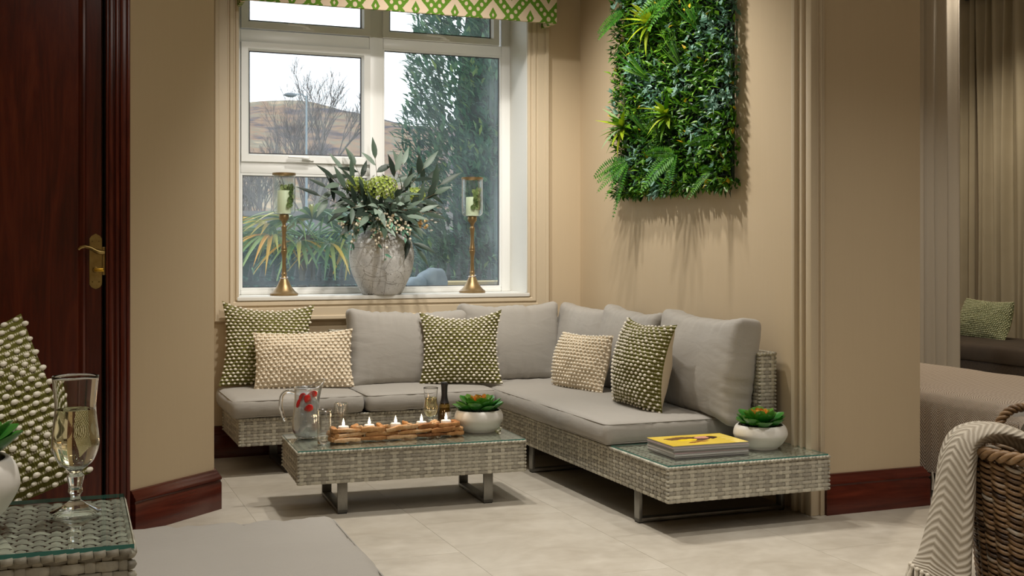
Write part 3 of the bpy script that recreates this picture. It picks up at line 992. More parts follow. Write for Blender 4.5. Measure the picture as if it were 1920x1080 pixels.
pillow('throw_pillow', 'oblong cream bobble pillow in the corner on the right seat', 0.470, 0.300, 0.13, (2.520, 5.480, 0.374), (-14, 0, -78), M_BEIGE, M_BOB2, 17, 18, 0.06, 4, sag=0.03)
pillow('throw_pillow', 'olive bobble pillow showing its linen back, on the right seat', 0.445, 0.405, 0.20, (2.500, 4.780, 0.374), (-10, 1.0, -91), M_OLIVE, M_BOB, 24, 15, 0.09, 5, sag=0.03)
pillow('throw_pillow', 'near olive bobble pillow at the left edge behind the champagne glass', 0.46, 0.45, 0.17, (-0.105, 3.130, 0.452), (-14, -20, 12), M_OLIVE, M_BOB, 22, 15, 0.05, 6, br=0.0076)
# ================================================================ glassware and things on the tables
M_GLASS = real_glass('clear_glass', (1, 1, 1), 1.45)
M_TUMBLER = thin_glass('tumbler_glass', (0.97, 0.98, 0.98), 1.5, 1.8)
M_RIM = thin_glass('bright_glass_rim', (0.95, 0.97, 0.97), 1.9, 3.0, 0.15)
M_WATER = real_glass('water', (0.97, 0.99, 1.0), 1.33)
M_WINE = real_glass('sparkling_wine', (0.96, 0.90, 0.62), 1.33)
M_CERAMIC = plain('white_matt_ceramic', (228, 224, 216), 0.38, rgb2=(220, 215, 206), nscale=6)
M_SOIL = tinted('pebble_soil', [(0, (40, 28, 20)), (0.5, (86, 62, 44)), (1, (150, 126, 100))], 0.7)
TOP = 0.2768

def arc(pts, n):
    """Catmull-Rom through points"""
    out = []
    P = [V(p) for p in pts]
    P = [P[0] * 2 - P[1]] + P + [P[-1] * 2 - P[-2]]
    for i in range(1, len(P) - 2):
        for k in range(n):
            t = k / n
            a, b, c, d = P[i - 1], P[i], P[i + 1], P[i + 2]
            out.append(0.5 * ((2 * b) + (c - a) * t + (2 * a - 5 * b + 4 * c - d) * t * t + (3 * b - a - 3 * c + d) * t ** 3))
    out.append(P[-2])
    return out
def smooth_prof(pts, n=5):
    return [(max(0, p.x), p.y) for p in arc([(x, y, 0) for x, y in pts], n)]

# ---------------------------------------------------------------- water jug
M_JUG = thin_glass('jug_glass', (0.97, 0.985, 0.99), 1.5, 2.4)
tj = NT('brightened_iced_water')  # white mixed into the water paints brightness into the jug
tj_t = tj.n('ShaderNodeBsdfTransparent')
tj_t.inputs[0].default_value = (0.96, 0.98, 0.99, 1)
tj_a = tj.n('ShaderNodeBsdfTranslucent')
tj_a.inputs[0].default_value = (0.94, 0.95, 0.96, 1)
tj_b = tj.n('ShaderNodeBsdfDiffuse')
tj_b.inputs[0].default_value = (0.94, 0.95, 0.96, 1)
tj_d = tj.n('ShaderNodeMixShader')
tj.link(tj_a.outputs[0], tj_d.inputs[1])
tj.link(tj_b.outputs[0], tj_d.inputs[2])
tj_m = tj.n('ShaderNodeMixShader')
tj.link(tj.math('ADD', 0.30, tj.math('MULTIPLY', tj.noise(tj.coord(scale=(30, 30, 14)), 1.0, 4), 0.40)), tj_m.inputs[0])
tj.link(tj_t.outputs[0], tj_m.inputs[1])
tj.link(tj_d.outputs[0], tj_m.inputs[2])
tj.link(tj_m.outputs[0], tj.out.inputs[0])
tj.t.nodes.remove(tj.p)
M_JWATER = tj.m
JG = thing('water_jug', 'clear glass water jug with ice and strawberry slices', 'jug', (1.046, 5.068, TOP))
out = smooth_prof([(0.040, 0.0), (0.047, 0.006), (0.060, 0.028), (0.064, 0.055), (0.063, 0.085), (0.058, 0.130), (0.054, 0.170), (0.054, 0.218)], 4)
inn = [(r - 0.004, z) for r, z in out if z > 0.008]
prof = [(0, 0)] + out + [(0.052, 0.220)] + list(reversed(inn)) + [(0, 0.010)]
def jug_shape(vs):
    res = []
    for x, y, z in vs:
        if z > 0.150:
            q = (z - 0.150) / 0.07
            a = math.atan2(y, x)
            d = math.cos(a - 0.15)
            k = max(0, d) ** 4
            r = math.hypot(x, y)
            f = 1 + 0.48 * k * q * q
            x, y, z = x * f, y * f, z + 0.034 * k * q * q
        res.append((x, y, z))
    return res
m = MB().lathe(prof, 48)
m.v = jug_shape(m.v)
m.build('jug_body', M_JUG, JG, smooth=60)
rim = jug_shape([(0.0530 * math.cos(2 * PI * k / 60), 0.0530 * math.sin(2 * PI * k / 60), 0.2195) for k in range(60)])
MB().tube(rim, 0.0022, 6, closed=True).build('jug_rim', M_RIM, JG, smooth=70)
m = MB()
m.tube(arc([(-0.052, 0.0, 0.200), (-0.085, 0, 0.208), (-0.108, 0, 0.190), (-0.114, 0, 0.150), (-0.108, 0, 0.115), (-0.098, 0, 0.088)], 6), [0.0085] * 24 + [0.0075] * 4 + [0.007] * 3, 12)
m.ball((-0.097, 0, 0.087), 0.009, 10, 6)
m.build('jug_handle', M_GLASS, JG, smooth=70)
wi = [(r - 0.0042, z) for r, z in out if 0.010 < z < 0.200]
m = MB().lathe([(0, 0.0104)] + wi + [(0, wi[-1][1])], 40)
m.build('jug_water', M_JWATER, JG, smooth=60)
M_BERRY = tinted('strawberry', [(0, (198, 20, 24)), (0.6, (224, 52, 44)), (1, (246, 176, 150))], 0.35)
M_ICE = plain('ice_cubes', (226, 234, 238), 0.25, spec=0.5)
M_ICE.node_tree.nodes['Principled BSDF'].inputs['Transmission Weight'].default_value = 0.1
for k, (x, y, z, ry, rz, s) in enumerate([(-0.028, -0.036, 0.184, 0.4, 0.3, 1.15), (-0.006, -0.047, 0.174, -0.3, 0.2, 1.35), (0.016, -0.042, 0.195, 1.2, 0.2, 1.2), (-0.042, -0.030, 0.158, 0.1, 0.9, 1.2), (-0.004, -0.053, 0.136, 0.9, -0.1, 1.25)]):
    m = MB()
    pr = [(0, -0.014), (0.008, -0.012), (0.013, -0.002), (0.011, 0.008), (0.005, 0.013), (0, 0.014)]
    m.lathe(pr, 7, sy=0.42)
    m.v = [(x * (1.0 + 14 * max(0, z)), y, z * 1.25) for x, y, z in m.v]
    m.t = [min(1, 0.25 + (42 * max(0, v[0]) if k in (2, 4) else 12 * max(0, v[0]))) for v in m.v]
    o = m.build('strawberry_slice', M_BERRY, None, (1.046 + x, 5.068 + y, TOP + z), (0.3, ry, rz), smooth=60)
    o.scale = (s,) * 3
    tag(o, ['red strawberry slice below the left of the jug rim', 'dark red strawberry piece in the middle of the jug', 'pale sided strawberry slice just under the jug spout', 'red strawberry slice pressed to the left side of the jug', 'lowest strawberry slice in the jug'][k], 'fruit', 'strawberry slices in the jug')
for k in range(12):
    a = k * 2.4
    o = MB().box(-0.011, 0.011, -0.010, 0.010, -0.009, 0.009).build('ice_cube', M_ICE, None, (1.046 + 0.026 * math.cos(a), 5.068 + 0.026 * math.sin(a), TOP + 0.090 + 0.0085 * k), (R.random(), R.random(), R.random() * 3), bevel=0.003, smooth=50)
    tag(o, 'white ice cube floating in the water jug', 'ice', 'ice cubes in the jug')

# ---------------------------------------------------------------- tumblers
for x, y, lab in ((1.086, 4.905, 'empty straight glass tumbler in front, right of the jug'), (1.206, 5.106, 'empty straight glass tumbler behind the driftwood candle holder')):
    t = thing('glass_tumbler', lab, 'glass', (x, y, TOP), (0, 0, 0), 'tumblers on the coffee table')
    MB().lathe([(0.028, 0.012), (0.0295, 0.07), (0.031, 0.138)], 32).build('tumbler_wall', M_TUMBLER, t, smooth=60)
    MB().lathe([(0.031, 0.138), (0.0322, 0.1395), (0.031, 0.141), (0.0298, 0.1395), (0.031, 0.138)], 32).build('tumbler_rim', M_RIM, t, smooth=60)
    MB().lathe([(0, 0), (0.026, 0), (0.028, 0.003), (0.028, 0.012), (0, 0.014)], 32).build('tumbler_foot', M_GLASS, t, smooth=40)

# ---------------------------------------------------------------- champagne glasses
def flute(label, loc, H=0.205, fill=0.70):
    t = thing('champagne_flute', label, 'glass', loc, (0, 0, 0), 'filled champagne glasses')
    k = H / 0.205
    foot = smooth_prof([(0.036, 0.001), (0.0365, 0.003), (0.028, 0.006), (0.016, 0.013), (0.008, 0.019)], 4)
    stem = smooth_prof([(0.008, 0.019), (0.007, 0.026), (0.0105, 0.032), (0.0095, 0.040), (0.0125, 0.053), (0.0125, 0.056), (0.008, 0.0605), (0.014, 0.067)], 4)
    bowl = smooth_prof([(0.014, 0.067), (0.026, 0.078), (0.0335, 0.098), (0.034, 0.112), (0.031, 0.138), (0.0295, 0.160), (0.0315, 0.185), (0.0335, 0.205)], 5)
    th = 0.0016
    inner = [(r - th, z) for r, z in bowl if z > 0.071]
    sc = lambda p: [(r * k, z * k) for r, z in p]
    MB().lathe(sc([(0, 0)] + foot + [(0, 0.0195)]), 40).build('foot', M_GLASS, t, smooth=60)
    MB().lathe(sc([(0, 0.0192)] + stem + [(0, 0.0672)]), 14).build('stem', M_GLASS, t, smooth=20)
    b = MB().lathe(sc([(0, 0.0668)] + bowl + [(0.0326, 0.2056)] + list(reversed(inner)) + [(0, 0.072)]), 48).build('bowl', M_GLASS, t, smooth=70)
    top = 0.067 + (0.205 - 0.067) * fill
    wine = [(r - 0.0003, z) for r, z in inner if z < top]
    MB().lathe(sc([(0, 0.0723)] + wine + [(0, wine[-1][1])]), 48).build('wine', M_WINE, b, smooth=60)
    bub = MB()
    for _ in range(60):
        a, rr = R.uniform(0, 6.28), R.uniform(0.3, 0.92)
        z = R.uniform(0.08, top - 0.002)
        r0 = [r for r, zz in inner if zz <= z][-1]
        bub.ball((math.cos(a) * r0 * rr * k, math.sin(a) * r0 * rr * k, z * k), 0.0007, 5, 3)
    bub.build('bubbles', M_GLASS, b, kind='stuff')
    return t
flute('champagne glass standing beside the small bottle', (1.600, 5.035, TOP), 0.200)
flute('near champagne glass on the glass side table at the left edge', (0.037, 1.846, FTZ + 0.0005), 0.202, 0.66)

# ---------------------------------------------------------------- bottle
BO = thing('wine_bottle', 'small dark sparkling wine bottle with black foil neck', 'bottle', (1.668, 5.045, TOP))
MB().lathe(smooth_prof([(0.0, 0.001), (0.027, 0.0), (0.0298, 0.005), (0.030, 0.060), (0.0296, 0.085), (0.024, 0.115), (0.0165, 0.140), (0.0125, 0.165), (0.0125, 0.205)], 4) + [(0, 0.206)], 32).build('bottle_body', plain('amber_green_glass', (62, 44, 14), 0.06, spec=0.7), BO, smooth=60)
MB().lathe(smooth_prof([(0.0215, 0.127), (0.0165, 0.142), (0.0135, 0.165), (0.0142, 0.185), (0.0146, 0.200), (0.0155, 0.204), (0.0155, 0.214), (0.013, 0.220)], 4) + [(0, 0.221)], 28).build('neck_foil', plain('black_foil', (34, 34, 38), 0.45), BO, smooth=50)
MB().lathe([(0.0225, 0.121), (0.0258, 0.108), (0.0225, 0.121)], 28).build('collar_label', plain('gold_paper', (150, 124, 62), 0.5), BO)
lb = MB()
lb.grid(lambda u, v: V((0.0304 * math.sin(-0.2 + u * 1.7), -0.0304 * math.cos(-0.2 + u * 1.7), 0.036 + 0.052 * v)), 14, 2)
tl = NT('white_paper_label')
sx = tl.sep(tl.n('ShaderNodeAttribute', attribute_name='uvw').outputs['Vector'])
bars = tl.math('MULTIPLY', tl.math('LESS_THAN', tl.math('FRACT', tl.math('MULTIPLY', sx[1], 6.0)), 0.35), tl.math('LESS_THAN', tl.math('ABSOLUTE', tl.math('SUBTRACT', sx[0], 0.5)), 0.33))
tl.base(tl.mix(tl.math('MULTIPLY', bars, tl.math('LESS_THAN', sx[1], 0.55)), lin((214, 214, 214)), lin((120, 120, 124))), 0.6)
lb.build('paper_label', tl.m, BO)

# ---------------------------------------------------------------- driftwood tea-light holder
M_DRIFT = tinted('driftwood', [(0, (104, 66, 38)), (0.35, (156, 106, 62)), (0.7, (190, 142, 92)), (1, (218, 184, 144))], 0.7, 0.25, bump=0.5, bscale=45, vary=0.6)
M_WAX = plain('white_wax', (246, 236, 224), 0.45)
M_WAX.node_tree.nodes['Principled BSDF'].inputs['Subsurface Weight'].default_value = 0.25
M_WAX.node_tree.nodes['Principled BSDF'].inputs['Subsurface Radius'].default_value = (0.02, 0.012, 0.008)
fm = NT('candle_flame')
fm.base((1, 0.85, 0.6, 1), 0.5)
fm.p.inputs['Emission Color'].default_value = (1.0, 0.80, 0.52, 1)
fm.p.inputs['Emission Strength'].default_value = 9.0
M_FLAME = fm.m
DW = thing('driftwood_candle_holder', 'long tea light holder made of stacked driftwood pieces', 'candle holder', (1.405, 4.925, TOP), (0, 0, math.radians(1.0)))
def drift(cx_, cy_, cz_, L, ry, rz_, ang, tilt=0.0, tint=0.5):
    m = MB()
    n = 6
    pts, rad = [], []
    for i in range(n):
        q = i / (n - 1) - 0.5
        pts.append((q * L, R.uniform(-0.003, 0.003), R.uniform(-0.002, 0.002)))
        rad.append(R.uniform(0.85, 1.12) * (0.72 if i in (0, n - 1) else 1.0))
    m.tube(pts, rad, 8, tint=[tint + R.uniform(-0.15, 0.15) for _ in pts])
    vs = []
    for k, p in enumerate(m.v):
        i = k // 8
        c = pts[i]
        d = V(p) - V(c)
        sq = max(abs(d.y), abs(d.z)) + 1e-6
        d = d * (0.75 + 0.25 * d.length / sq)
        vs.append((c[0] + R.uniform(-0.002, 0.002), c[1] + d.y * ry, c[2] + d.z * rz_))
    m.v = vs
    return m.build('driftwood_piece', M_DRIFT, DW, (cx_, cy_, cz_), (R.uniform(-0.2, 0.2), tilt, ang), smooth=45)
for side, yy in ((-1, -0.042), (1, 0.042)):
    for lay in range(2 if side > 0 else 3):
        x = -0.285
        while x < 0.27:
            L = R.uniform(0.09, 0.17)
            if x + L > 0.295:
                L = 0.295 - x
            if L > 0.035:
                drift(x + L / 2, yy + R.uniform(-0.004, 0.004) - 0.003 * side * lay, 0.013 + 0.0185 * lay, L * 1.02, R.uniform(0.010, 0.016), R.uniform(0.0075, 0.0125), R.uniform(-0.10, 0.10), R.uniform(-0.10, 0.10) if lay else 0, R.uniform(0.1, 0.95))
            x += L
for sx in (-1, 1):
    for lay in range(3):
        drift(sx * (0.283 - 0.004 * lay), R.uniform(-0.008, 0.004), 0.014 + 0.019 * lay, 0.095, 0.015, 0.012, PI / 2 + R.uniform(-0.25, 0.25), 0, R.uniform(0.3, 0.7))
TLX = [-0.232, -0.118, 0.0, 0.118, 0.232]
for a, b in zip(TLX, TLX[1:]):
    for q in range(2):
        drift((a + b) / 2 + R.uniform(-0.012, 0.012), -0.02 + 0.03 * q, 0.056 + R.uniform(0, 0.004), R.uniform(0.04, 0.065), 0.011, 0.009, R.uniform(0.4, 2.4), R.uniform(-0.2, 0.2), R.uniform(0.4, 0.95))
M_CUP = thin_glass('tea_light_cup_glass', (0.92, 0.94, 0.94), 1.5, 2.0)
for k, x in enumerate(TLX):
    MB().lathe([(0, 0.004), (0.023, 0.004), (0.0255, 0.010), (0.0255, 0.050)], 24).build('glass_cup', M_CUP, DW, (x, 0, 0), smooth=50)
    t = thing('tea_light', ['lit white tea light at the left end of the driftwood holder', 'lit white tea light, second from left in the driftwood holder', 'lit white tea light in the middle of the driftwood holder', 'lit white tea light below the champagne glass in the driftwood', 'lit white tea light in front of the bottle at the right end'][k], 'candle', (1.405 + x, 4.925 + 0.0175 * x, TOP + 0.0105), (0, 0, 0), 'tea lights in driftwood')
    MB().lathe([(0, 0), (0.0225, 0), (0.0230, 0.002), (0.0230, 0.0525), (0.0210, 0.0555), (0.010, 0.054), (0, 0.0535)], 24).build('wax', M_WAX, t, smooth=50)
    MB().tube([(0, 0, 0.053), (0.0005, 0, 0.060)], 0.0008, 5).build('wick', M_FOOT, t)
    MB().lathe(smooth_prof([(0, 0.055), (0.0048, 0.060), (0.0062, 0.066), (0.0042, 0.074), (0.0017, 0.083), (0, 0.089)], 3), 12).build('flame', M_FLAME, t, smooth=70)
    l = bpy.data.lights.new('flame_glow', 'POINT')
    l.energy = 0.05
    l.color = (1, 0.62, 0.30)
    l.shadow_soft_size = 0.008
    lo = bpy.data.objects.new('flame_glow', l)
    C.objects.link(lo)
    lo.parent = t
    lo.location = (0, 0, 0.100)

# ---------------------------------------------------------------- succulents in white bowls
def succ_mats():
    res = []
    for nm, a, b, c in (('outer', (16, 58, 22), (36, 100, 32), (84, 148, 62)), ('middle', (30, 82, 26), (70, 130, 38), (120, 164, 66)), ('inner', (206, 88, 34), (214, 122, 48), (176, 168, 66))):
        t = NT('succulent_' + nm)
        v = t.sep(t.n('ShaderNodeAttribute', attribute_name='uvw').outputs['Vector'])
        edge = t.math('MULTIPLY', t.math('ABSOLUTE', t.math('SUBTRACT', v[0], 0.5)), 2.0)
        f = t.math('ADD', t.math('MULTIPLY', v[1], 0.75), t.math('MULTIPLY', t.math('POWER', edge, 3.0), 0.3))
        t.base(t.ramp(f, [(0.05, lin(a)), (0.55, lin(b)), (1.0, lin(c))]), 0.22, 0, 0.5)
        res.append(t.m)
    return res
SUC = succ_mats()
def suc_leaf(mat, L, w, th, cup):
    m = MB()
    def top(u, v):
        U = 2 * u - 1
        q = v ** 0.9
        ww = w / 2 * (0.25 + 0.75 * math.sin(PI / 2 * min(1, q / 0.62))) * (1 if q < 0.62 else math.sqrt(max(0, 1 - ((q - 0.62) / 0.38) ** 2.2)))
        ww = max(ww, w * 0.04)
        return V((U * ww, q * L, cup * (q ** 2) + 0.22 * ww * U * U))
    m.grid(top, 6, 8)
    n0 = len(m.v)
    def bot(u, v):
        p = top(u, v)
        U = 2 * u - 1
        p.z -= th * (1 - U * U) * (math.sin(PI * min(0.97, 0.1 + v * 0.88)))
        return p
    m.grid(bot, 6, 8, flip=True)
    o = m.build('leaf', mat, None)
    o.data.shade_smooth()
    me = o.data
    bpy.data.objects.remove(o)
    return me
LEAFS = [suc_leaf(SUC[0], 0.108, 0.066, 0.010, 0.026), suc_leaf(SUC[1], 0.078, 0.054, 0.009, 0.026), suc_leaf(SUC[2], 0.046, 0.030, 0.007, 0.016)]
def succulent(label, loc, rz=0.0, s=1.0):
    p = thing('potted_succulent', label, 'potted plant', loc, (0, 0, rz), 'succulents in white bowls')
    MB().lathe([(r * s, z * s) for r, z in smooth_prof([(0, 0), (0.066, 0.0), (0.072, 0.004), (0.092, 0.022), (0.108, 0.048), (0.111, 0.064), (0.106, 0.084), (0.098, 0.095), (0.094, 0.0965), (0.091, 0.094), (0.097, 0.078), (0.0, 0.076)], 4)], 48).build('bowl', M_CERAMIC, p, smooth=50)
    m = MB()
    for _ in range(150):
        a, r = R.uniform(0, 6.28), 0.092 * s * math.sqrt(R.random())
        m.ball((r * math.cos(a), r * math.sin(a), 0.082 * s + R.uniform(-0.002, 0.004)), R.uniform(0.004, 0.008) * s, 6, 4, tint=R.random())
    m.build('pebbles', M_SOIL, p, kind='stuff')
    for ring, cnt, tilt, z, sc in ((0, 8, 0.12, 0.090, 1.0), (0, 7, 0.28, 0.096, 0.92), (1, 7, 0.40, 0.101, 0.95), (1, 6, 0.58, 0.106, 0.82), (2, 6, 0.72, 0.116, 1.08), (2, 5, 1.05, 0.118, 0.92)):
        off = R.uniform(0, 6.28)
        for k in range(cnt):
            a = off + 2 * PI * k / cnt + R.uniform(-0.15, 0.15)
            q = s * sc * R.uniform(0.9, 1.08)
            rt = 0.012 * s
            obj('leaf', LEAFS[ring], p, (-math.sin(a) * rt, math.cos(a) * rt, z * s), Euler((tilt + R.uniform(-0.12, 0.12), 0, a), 'XYZ'), scale=q)
    return p
succulent('green succulent in white bowl on the coffee table', (1.812, 4.985, TOP), 0.4)
succulent('green succulent in white bowl on the sofa end shelf', (2.745, 4.135, TOP), 1.7)
succulent('near succulent in white bowl cut off by the left edge', (-0.148, 1.800, FTZ + 0.0005), 0.9)

# ---------------------------------------------------------------- magazines
M_PAGES = plain('page_edges', (206, 204, 200), 0.7, rgb2=(150, 148, 146), nscale=1.0, stretch=(2, 2, 700), lo=0.35, hi=0.65)
def cover_mat():
    t = NT('magazine_cover')
    s = t.sep(t.coord(kind='Object'))
    nz = t.math('MULTIPLY', t.math('SUBTRACT', t.noise(t.coord(), 22, 3), 0.5), 0.05)
    def ell(cx_, cy_, rx, ry, rot=0.0):
        dx, dy = t.math('SUBTRACT', t.math('ADD', s[0], nz), cx_), t.math('SUBTRACT', t.math('ADD', s[1], nz), cy_)
        c, q = math.cos(rot), math.sin(rot)
        a = t.math('DIVIDE', t.math('ADD', t.math('MULTIPLY', dx, c), t.math('MULTIPLY', dy, q)), rx)
        b = t.math('DIVIDE', t.math('SUBTRACT', t.math('MULTIPLY', dy, c), t.math('MULTIPLY', dx, q)), ry)
        return t.math('LESS_THAN', t.math('ADD', t.math('MULTIPLY', a, a), t.math('MULTIPLY', b, b)), 1.0)
    col = t.mix(t.noise(t.coord(), 8, 3), lin((226, 188, 34)), lin((238, 210, 92)))
    col = t.mix(ell(-0.05, 0.045, 0.085, 0.028, 0.1), col, lin((120, 84, 40)))
    col = t.mix(ell(0.00, 0.01, 0.075, 0.035, 0.25), col, lin((92, 52, 34)))
    col = t.mix(ell(-0.045, 0.0, 0.045, 0.026, 0.2), col, lin((250, 216, 20)))
    col = t.mix(ell(0.045, 0.04, 0.034, 0.024), col, lin((222, 158, 138)))
    col = t.mix(ell(0.085, 0.035, 0.020, 0.028), col, lin((60, 30, 26)))
    col = t.mix(ell(-0.02, -0.05, 0.06, 0.012, 0.3), col, lin((150, 92, 30)))
    st = t.math('MULTIPLY', t.math('GREATER_THAN', s[0], 0.115), t.math('LESS_THAN', t.math('FRACT', t.math('MULTIPLY', s[1], 26.0)), 0.5))
    col = t.mix(st, col, lin((244, 222, 120)))
    t.base(col, 0.25)
    return t.m
M_COVER = cover_mat()
covers = [plain('magazine_cover_grey', (176, 174, 172), 0.35), plain('magazine_cover_pink', (206, 170, 180), 0.35), plain('magazine_cover_dark', (96, 92, 92), 0.35), plain('magazine_cover_white', (222, 220, 214), 0.35), plain('magazine_cover_ochre', (214, 206, 190), 0.35)]
z = TOP
labs = ['bottom magazine of the stack on the sofa end shelf', 'second magazine from the bottom of the stack', 'third magazine from the bottom of the stack', 'magazine just below the yellow topmost one', 'yellow cover magazine on top of the stack']
for k in range(5):
    th = 0.0098
    dx, dy, a = R.uniform(-0.006, 0.006), R.uniform(-0.006, 0.006), R.uniform(-0.02, 0.02)
    t = thing('magazine', labs[k], 'magazine', (2.452 + dx, 4.142 + dy, z), (0, 0, a - 0.02), 'stacked magazines')
    MB().box(-0.168, 0.168, -0.112, 0.112, 0.0007, th - 0.0008).build('pages', M_PAGES, t)
    MB().box(-0.170, 0.170, -0.114, 0.114, th - 0.0008, th).build('front_cover', M_COVER if k == 4 else covers[k], t)
    MB().box(-0.170, 0.170, -0.114, 0.114, 0, 0.0007).build('back_cover', covers[(k + 2) % 5], t)
    z += th + 0.0004
# ================================================================ window sill: candle holders
SILL = OZ0 + 0.0005
M_ABRASS = plain('aged_brass', (158, 134, 96), 0.40, 0.8, rgb2=(126, 102, 66), nscale=14, bump=0.12, bscale=60)
M_HURR = thin_glass('hurricane_glass', (0.90, 0.95, 0.95), 1.5, 2.2)
M_IVORY = plain('pale_green_candle', (226, 232, 196), 0.5)
M_EUC = tinted('round_eucalyptus_leaf', [(0, (74, 92, 52)), (0.5, (112, 132, 74)), (1, (158, 174, 112))], 0.55, trans=0.2)
M_TWIG = plain('brown_twig', (96, 82, 58), 0.8)
M_STRING = plain('white_string', (232, 226, 230), 0.8)
def candle_stand(label, clabel, slabel, x, y, seed):
    t = thing('candle_holder', label, 'candle holder', (x, y, SILL), (0, 0, seed), 'brass hurricane candle holders')
    MB().lathe([(0, 0)] + [(0.075, 0), (0.077, 0.003), (0.077, 0.010), (0.074, 0.013)] + smooth_prof([(0.072, 0.014), (0.058, 0.026), (0.040, 0.050), (0.028, 0.075), (0.019, 0.094)], 4) + [(0, 0.095)], 40).build('base', M_ABRASS, t, smooth=40)
    MB().lathe([(0, 0.0945)] + smooth_prof([(0.018, 0.095), (0.013, 0.108), (0.0165, 0.119), (0.013, 0.126), (0.0105, 0.170), (0.0115, 0.210), (0.0165, 0.238), (0.0170, 0.246), (0.0140, 0.250), (0.0170, 0.256), (0.0130, 0.275), (0.0105, 0.310), (0.0120, 0.350), (0.0150, 0.374), (0.0145, 0.380), (0.0095, 0.386), (0.0110, 0.396), (0.0150, 0.408)], 4) + [(0, 0.409)], 20).build('stem', M_ABRASS, t, smooth=50)
    MB().lathe([(0, 0.408), (0.016, 0.408), (0.024, 0.416), (0.027, 0.424), (0.027, 0.440), (0.024, 0.444), (0, 0.444)], 28).build('cup', M_ABRASS, t, smooth=40)
    MB().lathe(smooth_prof([(0.020, 0.4445), (0.046, 0.447), (0.058, 0.458), (0.061, 0.475), (0.061, 0.560), (0.061, 0.660)], 4), 40).build('glass_shade', M_HURR, t, smooth=60)
    MB().lathe([(0.0595, 0.660), (0.0635, 0.660), (0.0640, 0.672), (0.0595, 0.672), (0.0595, 0.660)], 40).build('brass_rim', M_ABRASS, t, smooth=40)
    pts = [(0.0215 * math.cos(k / 16 * 2 * PI), 0.0215 * math.sin(k / 16 * 2 * PI), 0.098 + 0.004 * math.cos(k / 16 * 2 * PI)) for k in range(16)]
    MB().tube(pts, 0.0016, 5, closed=True).build('string_tie', M_STRING, t)
    c = MB().lathe([(0, 0), (0.036, 0), (0.037, 0.004), (0.037, 0.094 + 0.03 * seed), (0.034, 0.098 + 0.03 * seed), (0, 0.096 + 0.03 * seed)], 28).build('pillar_candle', M_IVORY, None, (x, y, SILL + 0.448), smooth=40)
    tag(c, clabel, 'candle', 'pillar candles in glass')
    s = thing('eucalyptus_sprig', slabel, 'foliage', (x, y, SILL + 0.448), (0, 0, 0), 'sprigs in the candle glasses')
    for b in range(3):
        a0 = -2.0 + b * 0.85 + seed
        pts = arc([(0.042 * math.cos(a0), 0.042 * math.sin(a0), 0.035), (0.046 * math.cos(a0 + 0.35), 0.046 * math.sin(a0 + 0.35), 0.09), (0.045 * math.cos(a0 + 0.7), 0.045 * math.sin(a0 + 0.7), 0.150)], 5)
        MB().tube(pts, 0.0012, 5).build('twig', M_TWIG, s)
        for k in range(1, len(pts)):
            for q in (-1, 1):
                m = MB()
                p = pts[k]
                rr = R.uniform(0.011, 0.016)
                nrm = V((p.x, p.y, 0)).normalized()
                tg = V((-nrm.y, nrm.x, 0))
                cen = p + tg * (q * rr * 0.9) + V((0, 0, R.uniform(-0.004, 0.006))) + nrm * R.uniform(-0.006, 0.004)
                up = V((0, 0, 1))
                ax1 = (tg * R.uniform(0.7, 1) + nrm * R.uniform(-0.5, 0.5)).normalized()
                m.add([cen] + [cen + (ax1 * math.cos(j / 9 * 2 * PI) + up * math.sin(j / 9 * 2 * PI)) * rr + nrm * 0.002 * math.cos(j * 2) for j in range(9)], [(0, 1 + j, 1 + (j + 1) % 9) for j in range(9)], R.random())
                m.build('leaf', M_EUC, s)
candle_stand('brass candle holder with glass shade left of the vase', 'pale candle in the left glass shade', 'round leaved sprig inside the left glass shade', 1.203, 6.440, 1.0)
candle_stand('brass candle holder with glass shade right of the vase', 'pale candle in the right glass shade', 'round leaved sprig inside the right glass shade', 2.300, 6.440, 0.4)

# ================================================================ stone vase
def stone():
    t = NT('weathered_stone')
    co = t.coord()
    n1 = t.noise(co, 7, 6, 0.6)
    n2 = t.noise(co, 95, 3, 0.7)
    n3 = t.noise(t.coord(scale=(9, 9, 3)), 1.0, 5, 0.6, 1.0)
    c = t.ramp(n1, [(0.3, lin((172, 173, 172))), (0.5, lin((206, 206, 204))), (0.72, lin((226, 226, 223)))])
    c = t.mix(t.ramp(n2, [(0.60, (0, 0, 0)), (0.70, (1, 1, 1))]), c, lin((92, 84, 74)))
    c = t.mix(t.math('MULTIPLY', t.ramp(n3, [(0.60, (0, 0, 0)), (0.72, (1, 1, 1))]), 0.35), c, lin((112, 100, 84)))
    vo = t.n('ShaderNodeTexVoronoi', feature='DISTANCE_TO_EDGE')
    vo.inputs['Scale'].default_value = 9
    t.link(t.coord(scale=(1, 1, 1.6)), vo.inputs['Vector'])
    c = t.mix(t.math('MULTIPLY', t.math('LESS_THAN', vo.outputs[0], 0.012), 0.55), c, lin((96, 88, 78)))
    t.base(c, 0.9, 0, 0.2)
    t.bump(t.math('ADD', n1, t.math('MULTIPLY', n2, 0.5)), 0.5, 0.01)
    return t.m
VX, VY = 1.742, 6.392
vs_ = thing('stone_vase', 'round weathered grey stone vase on the window sill', 'vase', (VX, VY, SILL))
